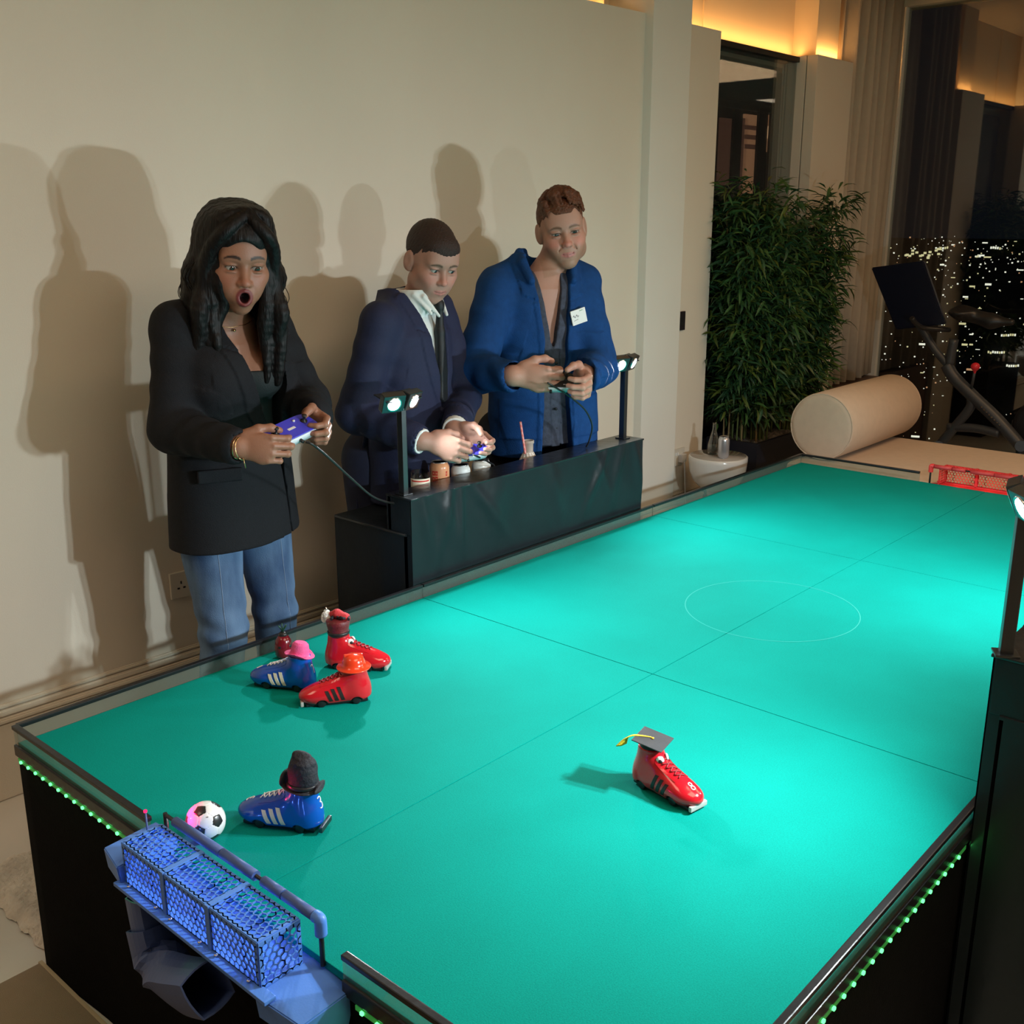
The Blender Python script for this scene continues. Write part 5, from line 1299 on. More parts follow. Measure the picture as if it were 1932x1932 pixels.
for sx in (-1, 1): F.ell((sx*.062, .078, 1.215), (.062, .052, .060), .025); F.cone((sx*.02, .062, 1.352), (sx*.12, .045, 1.368), .010, .009, .02)
F.frame(); F.chain([sR, eR, wR], [.050, .040, .026], .02); F.chain([sL, eL, wL], [.050, .040, .026], .02)
hand_sdf(F, wR, (.66, -.72, -.10), (.15, .0, 1), True, .98, (.50, 1.05, .7), thumb=[(.030, .016, -.008), (.048, .046, -.014), (.052, .074, -.028), (.046, .094, -.046)])
hand_sdf(F, wL, (-.22, -.92, -.20), (-.1, .0, 1), False, .96, (.55, 1.1, .7), thumb=[(.030, .016, -.010), (.050, .040, -.020), (.053, .060, -.038), (.046, .072, -.056)])
wskin = (.29, .135, .085)
def colw(V):
    C = head_paint(V, RH, HW, HS, wskin, (.17, .034, .034), (.018, .010, .009), open_=True, blush=(.36, .13, .09), brow_lift=.006)
    return C
body = piece('body', F, skin_mat('brown_skin'), wp, col=colw)
eyes(body, RH, HW, HS, (.035, .016, .009), np.array([.45, -1.3, .62])-HW)
for e in body.children: e.location = e.location
# black square-neck top
F = Fld((.62, .20, .95), (.98, .48, 1.30), .0035); F.frame(Rw, W0)
F.loft([(.96, 0, 0, .142, .097), (1.10, 0, 0, .137, .094), (1.22, 0, .005, .151, .100), (1.30, 0, 0, .155, .094)], .02)
for sx in (-1, 1): F.ell((sx*.062, .080, 1.213), (.066, .056, .062), .025)
F.fn(lambda x, y, z: z-(1.232+.25*np.maximum(np.abs(x)-.07, 0)+.0*y))
piece('black_top', F, mat('black_top', (.010, .016, .018), .7, noise=.1, nscale=80, bump=.15, bscale=300), wp)
# blazer
jk = mat('black_wool', (.0085, .0095, .013), .82, noise=.15, nscale=90, bump=.25, bscale=420, spec=.3)
F = Fld((.44, -.02, .72), (1.14, .55, 1.47), .0044); F.frame(Rw, W0)
F.loft([(.752, 0, 0, .192, .128), (.90, 0, 0, .184, .122), (1.04, 0, 0, .172, .112), (1.18, 0, .004, .180, .116), (1.28, 0, .002, .176, .110), (1.35, 0, -.010, .158, .090), (1.395, 0, -.016, .112, .070), (1.43, 0, -.024, .062, .050)], .03, p=2.3)
for sx in (-1, 1): F.ell((sx*.064, .078, 1.215), (.080, .070, .085), .04)
F.frame(); F.cone((.775, .365, 1.385), (.665, .362, 1.362), .050, .052, .03); F.cone((.830, .365, 1.385), (.948, .362, 1.366), .050, .052, .03)
def along(a, b, t): return tuple(np.array(a)+(np.array(b)-np.array(a))*t)
F.chain([sR, eR], [.056, .059], .03); F.chain([eR, along(eR, wR, .93)], [.062, .047], .015); F.chain([sL, eL], [.056, .056], .03); F.chain([eL, along(eL, wL, .90)], [.060, .046], .015)
for e, w_ in ((eR, wR), (eL, wL)): F.cone(along(e, w_, .90), along(e, w_, 1.3), .034, .036, .003, 's')
F.frame(Rw, W0)
OX = -.045                                                              # opening sits towards her left
def wid(z): return np.interp(z, [.70, .95, 1.06, 1.20, 1.33, 1.42, 1.47], [.0015, .003, .022, .048, .058, .048, .040])
def ocx(z): return np.interp(z, [.70, 1.0, 1.20, 1.40], [-.120, -.098, -.050, -.0])
F.add(lambda x, y, z: -.0055*((np.abs(x-ocx(z))-wid(z)) < .052-np.clip(1.12-z, 0, 1)*.18)*(y > .02)*(z > .985)*(z < 1.41)*(1-(np.abs(z-1.285-.4*(np.abs(x-ocx(z))-wid(z))) < .004)))
F.fn(lambda x, y, z: np.maximum(np.abs(x-ocx(z))-wid(z), .030-y+.0*z), op='s', k=.006)
F.fn(lambda x, y, z: ((x/.066)**2+((y+.005)/.058)**2-1)*.05+np.maximum(1.36-z, 0), op='s', k=.006)
F.fn(lambda x, y, z: (.752-.10*(x+.0)*1.0*(y > -9))-z)                 # hem rises towards one side
blazer = piece('blazer', F, jk, wp, (folds(.0016, 26, 30, .5), sleeve_folds(sR, eR, .0030, 5, .3), sleeve_folds(eR, wR, .0035, 5, 1.1), sleeve_folds(sL, eL, .0035, 5, 2), sleeve_folds(eL, wL, .004, 5, .2)))
# pocket flap and buttons
F = Fld((.55, .15, .93), (.75, .35, 1.01), .0025); F.frame(Rw, W0); F.box((.105, .108, .968), (.058, .006, .018), .003, R=np.array([[cos(-.42), -sin(-.42), 0], [sin(-.42), cos(-.42), 0], [0, 0, 1]]))
piece('pocket_flap', F, jk, wp)
# jeans
den, nt, b = new_mat('blue_denim'); b.inputs['Roughness'].default_value = .8
tc = nt.nodes.new('ShaderNodeTexCoord'); n1 = nt.nodes.new('ShaderNodeTexNoise'); n1.inputs['Scale'].default_value = 7; n1.inputs['Detail'].default_value = 6; n2 = nt.nodes.new('ShaderNodeTexNoise'); n2.inputs['Scale'].default_value = 350
mp = nt.nodes.new('ShaderNodeMapping'); mp.inputs['Scale'].default_value = (1, 1, .35); nt.links.new(tc.outputs['Object'], mp.inputs[0]); nt.links.new(mp.outputs[0], n1.inputs[0]); nt.links.new(tc.outputs['Object'], n2.inputs[0])
cr = nt.nodes.new('ShaderNodeValToRGB'); cr.color_ramp.elements[0].position = .38; cr.color_ramp.elements[0].color = (.020, .055, .14, 1); cr.color_ramp.elements[1].position = .64; cr.color_ramp.elements[1].color = (.15, .26, .43, 1)
nt.links.new(n1.outputs['Fac'], cr.inputs[0]); nt.links.new(cr.outputs[0], b.inputs['Base Color']); bp = nt.nodes.new('ShaderNodeBump'); bp.inputs['Strength'].default_value = .3; bp.inputs['Distance'].default_value = .003; nt.links.new(n2.outputs['Fac'], bp.inputs['Height']); nt.links.new(bp.outputs[0], b.inputs['Normal'])
F = Fld((.54, .20, .05), (1.04, .56, .95), .0055)
hR, kR, aR = (.715, .365, .84), (.716, .330, .50), (.700, .39, .10); hL, kL, aL = (.885, .37, .84), (.905, .345, .50), (.925, .40, .10)
F.ell((.80, .365, .86), (.165, .115, .10), .03); F.chain([hR, kR, aR], [.092, .064, .054], .02); F.chain([hL, kL, aL], [.090, .060, .054], .02)
jeans = piece('jeans', F, den, wp, (folds(.003, 30, 24, 1.0), lambda c: .003*np.exp(-((c[:, 2]-.52)/.07)**2)*np.sin(c[:, 2]*85+c[:, 0]*60+2*np.sin(c[:, 0]*40)), lambda c: .004*np.exp(-((c[:, 2]-.12)/.05)**2)*np.sin(c[:, 2]*120)))
th = mat('denim_seam', (.17, .24, .36), .8)
_jb = bvh_of(jeans.data)
for (a, b_, dx) in ((hR, kR, -.02), (hL, kL, .015)):
    pts = []
    for i in range(16):
        t = i/15; p = Vector(a).lerp(Vector(b_), t); z = p.z-.04; h_ = _jb.ray_cast(Vector((p.x+dx-.06, p.y-.5, z)), Vector((.12, 1, 0)).normalized())
        if h_[0]: pts.append(h_[0]-Vector((0, .0003, 0)))
    if len(pts) > 3: rel(tube('seam', pts, .0013, th, None, 5), wp)
# dark shoes under the jeans
blk_l = mat('black_leather', (.012, .012, .013), .35, bump=.05)
def shoes(par, ankles, fwd, m_):
    d_ = np.array([cos(radians(fwd)), sin(radians(fwd)), 0])
    for a in ankles:
        a = np.array(a); F = Fld(a*np.array([1, 1, 0])-np.array([.20, .20, -.002]), a*np.array([1, 1, 0])+np.array([.20, .20, .14]), .005)
        F.ell(tuple(a*[1, 1, 0]+[0, 0, .055]), (.042, .042, .055), .02); F.cone(tuple(a*[1, 1, 0]-d_*.03+[0, 0, .036]), tuple(a*[1, 1, 0]+d_*.13+[0, 0, .032]), .036, .034, .03); F.fn(lambda x, y, z: .006-z)
        piece('shoe', F, m_, par)
shoes(wp, [aR, aL], -95, blk_l)
# hair: long wavy strands
hm = mat('black_hair', (.0060, .0050, .0055), .5, noise=.25, nscale=40, bump=.5, bscale=90, stretch=(1, 1, .15), spec=.25)
F = Fld((.58, .10, 1.10), (1.02, .50, 1.69), .0032)
F.frame(RH, HW); f_ = HS
F.ell((0, -.018*f_, .044*f_), (.086*f_, .112*f_, .098*f_), .01)
F.ell((0, .052*f_, .074*f_), (.062*f_, .046*f_, .040*f_), .02); F.fn(lambda x, y, z: np.maximum((np.sqrt(((x-.004)/.060)**2+((z+.025)/.096)**2)-1)*.05, .0-y), op='s', k=.006)
rr = random.Random(31)
def hairlock(phi, r0, l, amp, ph):
    """phi: angle around the head from the face (positive = person's right)"""
    sx = 1 if phi > 0 else -1; a = abs(phi)
    pts = [(sx*.004-.012, .058*cos(a)+.004, .136), (sx*(.034+.026*sin(a))-.004, .080*cos(a*.95)-.012, .120)]
    pts.append((.084*sin(phi), .098*cos(a)-.022, .075)); pts.append((.093*sin(phi), .090*cos(a)-.024, .015))
    front = cos(a)
    for z in (-.04, -.09, -.14, -.19, -.24, -.29, -.34):
        if -z > l: break
        t = -z/.34; wv_ = amp*sin(ph+z*42); spread = .100+.028*t
        pts.append((spread*sin(phi)*(1+.06*sin(ph+z*30))+sx*wv_, .088*front-.025+(.028*t if front > -.2 else -.01*t)+amp*cos(ph+z*42), z))
    return pts
for k in range(118):
    phi = rr.uniform(.50, 3.14)*(1 if k % 2 else -1); l = rr.uniform(.26, .345) if abs(phi) < 1.9 else rr.uniform(.18, .30)
    pts = [tuple(np.array(p)*f_) for p in hairlock(phi, 0, l, rr.uniform(.004, .011), rr.uniform(0, 6.28))]
    pts = [tuple(p) for p in spline(pts, 3)]; r0 = rr.uniform(.009, .014); n = len(pts)
    F.chain(pts, [r0*(.55+.55*min(1, i/(n*.3)))*(1-.55*max(0, (i/n-.6)/.4)) for i in range(n)], .006)
for k in range(84):
    sx = 1 if k % 2 else -1; t = rr.random(); q_ = rr.uniform(-.006, .006)
    pts = [(-.010, .040+.02*t, .130), (sx*(.020+.012*t), .064+.016*t+q_, .114-.01*t), (sx*(.048+.010*t), .066+.014*t+q_, .086-.008*t), (sx*(.072+.004*t), .044+.016*t, .040), (sx*.083, .020+.022*t, -.010), (sx*.089, .010+.035*t, -.06)]
    a0_ = rr.uniform(0, 6); am = rr.uniform(.003, .009)
    for z in (-.11, -.16, -.21, -.26, -.30): pts.append((sx*(.092+.010*t+am*sin(a0_+z*40)), .015+.05*t+am*cos(a0_+z*40), z))
    pts = [tuple(np.array(tuple(p))*f_) for p in spline(pts, 3)]; n = len(pts); r0 = rr.uniform(.010, .014)
    F.chain(pts, [r0*(.8+.3*min(1, i/(n*.3)))*(1-.6*max(0, (i/n-.6)/.4)) for i in range(n)], .006)
hair = piece('hair', F, hm, wp)
# fine flyaway curls at the outline
bm = bmesh.new()
for k in range(46):
    phi = rr.uniform(.9, 2.6)*(1 if k % 3 else -1); base = hairlock(phi, 0, rr.uniform(.16, .34), rr.uniform(.010, .020), rr.uniform(0, 6.28))[1:]
    base = [(p[0]*1.06, p[1]*1.04, p[2]) for p in base]; pts = spline([tuple(HW+RH @ (np.array(p)*f_*1.02)) for p in base], 5)
    add_tube(bm, pts, .0011, 4)
o = rel(from_bm('stray_curls', bm, hm), wp); o['kind'] = 'stuff'
# jewellery
gold = mat('gold', (.75, .50, .25), .25, metal=1, bump=.01)
def ring_pts(c, ax, r, n=28, ry=None):
    ax = Vector(ax).normalized(); u = ax.orthogonal().normalized(); v = ax.cross(u); return [Vector(c)+u*cos(2*pi*i/n)*r+v*sin(2*pi*i/n)*(ry or r) for i in range(n+1)]
fa = Vector(wR)-Vector(eR)
for k in range(2): rel(tube('bracelet', ring_pts(Vector(wR)+fa.normalized()*(.004+.012*k)+Vector((0, 0, -.002)), fa+Vector((.06, 0, .05*k)), .0285), .0018, gold, None, 6), wp)
rel(tube('bracelet_charm', [Vector(wR)+Vector((.0, -.02, -.026)), Vector(wR)+Vector((.004, -.022, -.052))], .0014, gold, None, 6), wp)
nk = [HW+RH @ (np.array([.052*sin(a), -.01+.06*cos(a)*1.0, -.150-.012*cos(a)])*HS) for a in [-1.3+2.6*i/16 for i in range(17)]]
_bb = bvh_of(body.data); nk2 = []
for p in nk:
    h_ = _bb.find_nearest(Vector(p)); nk2.append(h_[0]+h_[1]*.0012)
rel(tube('necklace', nk2, .0009, gold, None, 5), wp); h_ = nk2[8]; o = lathe('pendant', [(.0001, -.001), (.004, -.0005), (.004, .001), (.0001, .0015)], gold, None, (0, 0, 0), 14); rel(o, wp); o.location = h_-Vector(wp.location)+Vector((-.003, -.004, -.008)); o.rotation_euler = (1.3, 0, -.4)
controller('violet topped controller held by the surprised woman', (.782, .052, 1.098), (.150, .012, .030), (-.25, -.45, 1), purple, padw)
c0 = Vector((.782, .052, 1.098))
def cable(label, pts, r=.0034):
    o = tube('cable', spline(pts, 10), r, M['cable']); return tag(o, label, 'cable')
def yv(px, py, y): v = at_y(px, py, y); return (v[0], v[1], v[2])
cable('grey cable curving from the woman’s controller down to the stand', [yv(577, 834, .012), yv(592, 840, 0), yv(625, 868, .03), yv(665, 905, .06), yv(705, 938, .08), yv(744, 950, .10), (1.172, .120, .832)])
# ------------------------------------------------------------------ the man in the navy suit
def men_skin(nm): return mat(nm, (.5, .3, .2), .5, bump=.06, bscale=260, attr='Col', sss=.12, noise=.03, nscale=60)
M0 = np.array([1.485, .37, 0]); FW2 = -72; R2 = frame_dir(FW2); mp_ = person('man in navy suit with white shirt and black tie leaning over a controller', (M0[0], M0[1], 0))
H2 = np.array([1.522, .292, 1.490]); RH2 = frame_dir(-106, 21, -4); S2 = .95
def T2(x, y, z): return tuple(R2 @ np.array([x, y, z])+M0)
sR2, sL2 = T2(.185, .01, 1.325), T2(-.185, .01, 1.335); eR2 = (1.245, .35, 1.045); wR2 = (1.300, .125, .985); eL2 = T2(-.20, .10, 1.04); wL2 = (1.440, .120, .998)
F = Fld((1.15, -.10, .86), (1.82, .55, 1.62), .0029)
head_sdf(F, RH2, H2, S2, 'closed', False, 1.06)
F.cone(T2(0, .005, 1.31), (1.535, .325, 1.42), .060, .056, .02)
F.frame(R2, M0); F.loft([(.95, 0, 0, .125, .08), (1.20, 0, 0, .14, .09), (1.31, 0, 0, .14, .080), (1.36, 0, 0, .070, .050)], .02); F.frame()
F.chain([sR2, eR2, wR2], [.052, .042, .029], .02); F.chain([sL2, eL2, wL2], [.052, .042, .029], .02)
hand_sdf(F, np.array(wR2)+np.array([.018, -.02, -.004]), (.70, -.66, -.34), (.28, .0, 1), True, .96, (.45, .85, .6), thumb=[(.030, .016, -.008), (.046, .048, -.016), (.048, .076, -.028), (.042, .098, -.040)])
hand_sdf(F, np.array(wL2)+np.array([.004, -.012, -.003]), (.42, -.86, -.42), (.0, -.1, 1), False, .94, (.55, .9, .6), thumb=[(.030, .016, -.010), (.048, .044, -.020), (.050, .068, -.036), (.044, .084, -.052)])
sk2 = (.40, .215, .165)
def hairmask2(x, y, z):
    cap_ = sstep(.0, .008, z-(.062-.035*sstep(.05, .075, np.abs(x))-.95*np.maximum(.035-y, 0)))
    return cap_*(y < .098)*.9
body = piece('body', F, men_skin('fair_skin'), mp_, col=lambda V: head_paint(V, RH2, H2, S2, sk2, (.46, .17, .15), (.10, .06, .04), stubble=(.34, .22, .18, .25), blush=(.60, .22, .18)))
eyes(body, RH2, H2, S2, (.015, .022, .028), np.array([1.75, -.9, .60])-H2)
def short_hair(nm, R, o, s, m_, quiff, par, top=.0, side=.0):
    F = Fld(o-.17*s, o+.17*s, .0026); F.frame(R, o)
    F.ell((0, -.020*s, .045*s), (.0775*s, .098*s, (.0875+top)*s), .01); F.ell((0, .050*s, .066*s), (.059*s, .0435*s, .042*s), .02)
    if quiff:
        rr = random.Random(5)
        for k in range(150):
            x = rr.uniform(-.060, .062); y0 = rr.uniform(-.075, .040); zt_ = sqrt(max(0, 1-(x/.080)**2-((y0+.02)/.11)**2))*.088+.042
            F.chain([(x*s, y0*s, (zt_-.004)*s), ((x-.004)*s, (y0+.022)*s, (zt_+.010+.006*(y0 > 0))*s), ((x-.012)*s, (y0+.046)*s, (zt_+.008-max(y0+.02, 0)*.42-abs(x)*.18)*s)], [.0060*s, .0058*s, .0030*s], .005)
    # hairline: remove the face side
    def line(x, y, z):
        x = x/s; y = y/s; z = z/s; ax = np.abs(x)
        fr_ = (.064 if quiff else .048)-(.014*np.exp(-(ax/.022)**2) if not quiff else -.004*np.exp(-(ax/.03)**2))+.014*np.exp(-((ax-.040)/.010)**2)
        tmpl = np.where(ax > .050, .056-(ax-.050)*2.6, fr_)
        low = np.where(y > .014, np.maximum(tmpl, -.004), np.where(y > -.008, -.022, np.where(y > -.030, .030-(.0), -.062)))
        side_cut = np.where((y > .014) & (ax > .058), .060-(.034-y)*2.6, low)
        low = np.where(y > .034, tmpl, np.where(y > .014, side_cut, low))
        return (low-z)*.8*s
    F.fn(line)
    me, V = F.mesh('hair'); displace(me, lambda c: .0006*np.sin(c[:, 0]*420)*np.sin(c[:, 1]*380+c[:, 2]*300)); return rel(link('hair', me, m_), par)
short_hair('hair', RH2, H2, S2, mat('dark_brown_hair', (.028, .014, .012), .6, noise=.3, nscale=120, bump=.5, bscale=300), False, mp_, .0)
# shirt, tie
wsh = mat('white_shirt', (.70, .74, .74), .7, noise=.03, nscale=20, bump=.12, bscale=60)
F = Fld((1.20, .10, .95), (1.78, .60, 1.47), .0035); F.frame(R2, M0)
F.loft([(.96, 0, 0, .146, .102), (1.15, 0, .002, .155, .110), (1.29, 0, .0, .155, .098), (1.345, 0, -.004, .105, .078), (1.375, 0, -.005, .068, .064)], .02)
F.loft([(1.335, 0, .010, .082, .082), (1.375, 0, .030, .070, .074), (1.410, 0, .044, .0665, .070)], .012)      # collar stand
F.loft([(1.37, 0, .032, .058, .060), (1.44, 0, .052, .058, .060)], .003, 's')
for sx in (-1, 1):
    F.cone((sx*.050, .090, 1.388), (sx*.026, .128, 1.330), .008, .0055, .008); F.cone((sx*.060, .062, 1.395), (sx*.046, .112, 1.338), .008, .0055, .008)
piece('shirt', F, wsh, mp_, (folds(.0016, 30, 40, .2),))
tie = mat('black_tie', (.006, .008, .011), .5, bump=.2, bscale=400)
F = Fld((1.20, -.02, .95), (1.78, .60, 1.47), .0028); F.frame(R2, M0)
F.ell((0, .118, 1.362), (.017, .014, .020), .006); F.chain([(0, .117, 1.350), (.0, .116, 1.28), (.003, .120, 1.15), (.004, .118, 1.08)], [.010, .015, .021, .024], .01)
F.fn(lambda x, y, z: y-.134)
piece('tie', F, tie, mp_)
cu = lambda e, w_, t: tuple(np.array(e)+(np.array(w_)-np.array(e))*t)
for (e, w_, tc_) in ((eR2, wR2, .008), (eL2, wL2, .004)):
    F = Fld(np.array(w_)-.09, np.array(w_)+.09, .0026); F.cone(cu(e, w_, .80), cu(e, w_, 1.1), .0385, .0385, .004); F.cone(cu(e, w_, 1.0), cu(e, w_, 1.4), .031, .031, .003, 's')
    d_ = (np.array(w_)-np.array(e)); d_ /= np.linalg.norm(d_); F.fn(lambda x, y, z: np.maximum((x-w_[0])*d_[0]+(y-w_[1])*d_[1]+(z-w_[2])*d_[2]-tc_, -.04-((x-w_[0])*d_[0]+(y-w_[1])*d_[1]+(z-w_[2])*d_[2])))
    piece('shirt_cuff', F, wsh, mp_)

suit = mat('navy_suiting', (.017, .022, .058), .75, noise=.12, nscale=120, bump=.2, bscale=500, spec=.3)
F = Fld((1.12, -.05, .66), (1.86, .64, 1.47), .0043); F.frame(R2, M0)
F.loft([(.748, 0, .01, .180, .122), (.85, 0, .005, .172, .122), (1.00, 0, .0, .160, .116), (1.15, 0, .004, .170, .122), (1.27, 0, .0, .180, .112), (1.335, 0, -.006, .150, .090), (1.375, 0, -.014, .095, .076), (1.405, 0, -.020, .072, .068)], .03, p=2.25)
for sx in (-1, 1): F.cone((sx*.05, -.012, 1.375), (sx*.160, .005, 1.325), .036, .052, .035)
F.frame()
F.chain([sR2, eR2], [.057, .058], .03); F.chain([eR2, cu(eR2, wR2, .94)], [.058, .046], .015); F.chain([sL2, eL2], [.057, .056], .03); F.chain([eL2, cu(eL2, wL2, .88)], [.056, .046], .015)
for (e, w_, t) in ((eR2, wR2, .92), (eL2, wL2, .86)): F.cone(cu(e, w_, t), cu(e, w_, 1.4), .039, .040, .003, 's')
F.frame(R2, M0)
def wid2(z): return np.interp(z, [.68, .90, 1.00, 1.05, 1.20, 1.34, 1.42, 1.46], [.030, .006, .004, .010, .040, .060, .066, .066])
F.add(lambda x, y, z: -.005*((np.abs(x)-wid2(z)) < (.046-np.clip(1.14-z, 0, 1)*.30))*(y > .02)*(z > 1.00)*(z < 1.40)*(1-(np.abs(z-1.275-.5*(np.abs(x)-wid2(z))) < .0045)*((np.abs(x)-wid2(z)) > .018)))
F.fn(lambda x, y, z: np.maximum(np.abs(x)-wid2(z), .030-y), op='s', k=.005)
F.fn(lambda x, y, z: np.maximum((np.sqrt((x/.070)**2+((y-.012)/.072)**2)-1)*.06, 1.365-z), op='s', k=.005)
jacket2 = piece('suit_jacket', F, suit, mp_, (folds(.0020, 24, 30, 1.5), sleeve_folds(sR2, eR2, .0030, 5, .8), sleeve_folds(eR2, wR2, .0035, 5, .1), sleeve_folds(sL2, eL2, .003, 5, 2)))
for z in (.985, .90):
    p = T2(-.012, .128, z); rel(lathe('jacket_button', [(.0001, 0), (.008, 0), (.008, .003), (.0001, .0035)], M['black_plastic'], None, (0, 0, 0), 16, R=Matrix.Rotation(radians(FW2), 4, 'Z') @ Matrix.Rotation(pi/2, 4, 'Y')), mp_).location = Vector(p)-Vector(mp_.location)
# jacket back flap at the vent
F = Fld((1.10, .2, .62), (1.60, .66, 1.0), .0045); F.frame(R2, M0)
F.loft([(.665, .08, -.115, .085, .016), (.80, .08, -.112, .075, .016), (.96, .075, -.09, .06, .014)], .01)
piece('jacket_vent', F, suit, mp_)
trn = mat('navy_trousers', (.012, .015, .040), .8, noise=.1, nscale=80, bump=.15, bscale=400)
def trousers(par, o, R, m_, w_, ank, rad=(.092, .070, .060), zt=.95, ph=.0, knee=.02):
    F = Fld(o+np.array([-.32, -.28, .05]), o+np.array([.32, .28, zt+.06]), .0055)
    P3 = lambda x, y, z: tuple(R @ np.array([x, y, z])+o)
    F.frame(R, o); F.ell((0, 0, .88), (.158, .112, .10), .03); F.frame()
    for sx in (-1, 1): F.chain([P3(sx*.085, 0, .86), P3(sx*w_, knee, .48), P3(sx*ank, -.03, .09)], list(rad), .02)
    piece('trousers', F, m_, par, (folds(.003, 28, 20, ph),)); return [P3(sx*ank, -.03, .09) for sx in (-1, 1)]
an = trousers(mp_, M0+np.array([-.02, .115, 0]), R2, trn, .095, .10); shoes(mp_, an, FW2, blk_l)
pad2 = controller('violet topped controller held low by the man in the suit', (1.428, .062, .940), (.80, -.60, .10), (-.35, -.40, 1), purple, padw); pad2.scale = (.88,)*3
cable('black cable from the suited man’s controller to the far stand', [yv(893, 858, .0), yv(905, 863, .02), yv(922, 872, .08), yv(933, 884, .14), (at_y(934, 892, .16)[0], .20, SHZ+.006)], .003)

# ------------------------------------------------------------------ the man in the blue overshirt
N0 = np.array([2.080, .315, .045]); FW3 = -118; R3 = frame_dir(FW3); np_ = person('tall smiling man in bright blue overshirt with a white name badge', (N0[0], N0[1], 0))
H3 = np.array([2.122, .262, 1.579]); RH3 = frame_dir(-132, 8, 9); S3 = 1.03
def T3(x, y, z): return tuple(R3 @ np.array([x, y, z])+N0)
sR3, sL3 = (1.905, .375, 1.382), (2.200, .240, 1.383); eR3 = (1.755, .330, 1.125); wR3 = (1.700, .115, 1.135); eL3 = (2.285, .165, 1.115); wL3 = (1.905, -.005, 1.118)
eL3 = (2.165, .120, 1.115)
F = Fld((1.55, -.20, .96), (2.45, .56, 1.76), .003)
head_sdf(F, RH3, H3, S3, 'smile', False, 1.10, True)
F.cone(T3(0, .01, 1.37), tuple(H3+RH3 @ np.array([0, -.03, -.075])), .062, .060, .02)
F.frame(R3, N0); F.loft([(.97, 0, 0, .15, .10), (1.22, 0, 0, .150, .094), (1.34, 0, 0, .150, .084), (1.395, 0, 0, .080, .060)], .02)
F.frame(); F.chain([sR3, eR3, wR3], [.056, .046, .032], .02); F.chain([sL3, eL3, wL3], [.056, .046, .032], .02)
hand_sdf(F, np.array(wR3)+np.array([.010, -.01, 0]), (.60, -.78, -.12), (.12, -.12, 1), True, 1.12, (.55, 1.05, .7), thumb=[(.030, .016, -.008), (.050, .044, -.014), (.056, .072, -.026), (.050, .092, -.044)])
hand_sdf(F, np.array(wL3)+np.array([-.004, -.004, 0]), (-.62, -.74, -.14), (-.10, -.10, 1), False, 1.10, (.6, 1.1, .7), thumb=[(.030, .016, -.010), (.052, .040, -.020), (.056, .062, -.040), (.048, .074, -.060)])
sk3 = (.42, .225, .165)
body = piece('body', F, men_skin('ruddy_skin'), np_, col=lambda V: head_paint(V, RH3, H3, S3, sk3, (.44, .15, .14), (.15, .07, .04), stubble=(.30, .17, .11, .55), blush=(.62, .20, .16)))
eyes(body, RH3, H3, S3, (.02, .03, .03), np.array([1.1, -1.2, .9])-H3)
short_hair('hair', RH3, H3, S3, mat('auburn_hair', (.115, .038, .016), .55, noise=.5, nscale=70, bump=.6, bscale=220, stretch=(1, .4, 1)), True, np_, .002)
gsh = mat('charcoal_shirt', (.045, .055, .085), .8, noise=.4, nscale=60, bump=.2, bscale=120)
F = Fld((1.70, .0, .76), (2.40, .62, 1.50), .004); F.frame(R3, N0)
F.loft([(.80, 0, .01, .160, .118), (1.00, 0, 0, .160, .112), (1.22, 0, .003, .176, .120), (1.34, 0, .0, .172, .100), (1.385, 0, -.004, .105, .080), (1.415, 0, -.010, .078, .072)], .02)
F.frame(R3, N0); F.fn(lambda x, y, z: np.maximum(np.abs(x-.004)-np.interp(z, [1.13, 1.16, 1.36, 1.43], [0, .008, .040, .052]), .040-y), op='s', k=.005)
F.fn(lambda x, y, z: np.maximum((np.sqrt((x/.070)**2+((y-.005)/.068)**2)-1)*.06, 1.37-z), op='s', k=.005)
F.add(lambda x, y, z: -.0025*(np.abs(x+.006) < .017)*(y > .03)*(z < 1.16)+.004*(np.abs(x+.024) < .003)*(y > .03)*(z < 1.17))
piece('shirt', F, gsh, np_, (folds(.0035, 36, 30, .7), folds(.002, 60, 50, 2.7)))
for z in (.86, .93, 1.0, 1.09):
    rel(lathe('shirt_button', [(.0001, 0), (.005, 0), (.005, .002), (.0001, .0025)], M['black_plastic'], None, (0, 0, 0), 12, R=Matrix.Rotation(radians(FW3), 4, 'Z') @ Matrix.Rotation(pi/2, 4, 'Y')), np_).location = Vector(T3(-.006, .1235, z))-Vector(np_.location)
ov = mat('cobalt_cotton', (.006, .050, .185), .85, noise=.15, nscale=50, bump=.25, bscale=300, spec=.25)
F = Fld((1.52, -.16, .73), (2.48, .64, 1.54), .0045); F.frame(R3, N0)
F.loft([(.765, 0, .015, .205, .150), (.90, 0, .010, .200, .142), (1.05, 0, .005, .195, .130), (1.20, 0, .004, .200, .134), (1.30, 0, .0, .205, .122), (1.365, 0, -.008, .175, .098), (1.405, 0, -.018, .110, .082), (1.44, 0, -.026, .082, .068)], .03, p=2.25)
for sx in (-1, 1): F.cone((sx*.055, -.020, 1.432), (sx*.165, -.006, 1.362), .040, .058, .04)
for sx in (-1, 1): F.chain([(sx*.045, -.060, 1.462), (sx*.082, -.010, 1.462), (sx*.088, .045, 1.428), (sx*.078, .095, 1.372)], [.012, .013, .014, .010], .010)
F.frame()
F.chain([sR3, eR3], [.066, .072], .03); F.chain([eR3, cu(eR3, wR3, .95)], [.072, .052], .02); F.chain([sL3, eL3], [.066, .068], .03); F.chain([eL3, cu(eL3, wL3, .86)], [.068, .052], .02)
for (e, w_, t) in ((eR3, wR3, .93), (eL3, wL3, .84)): F.cone(cu(e, w_, t), cu(e, w_, 1.4), .043, .046, .003, 's')
F.frame(R3, N0)
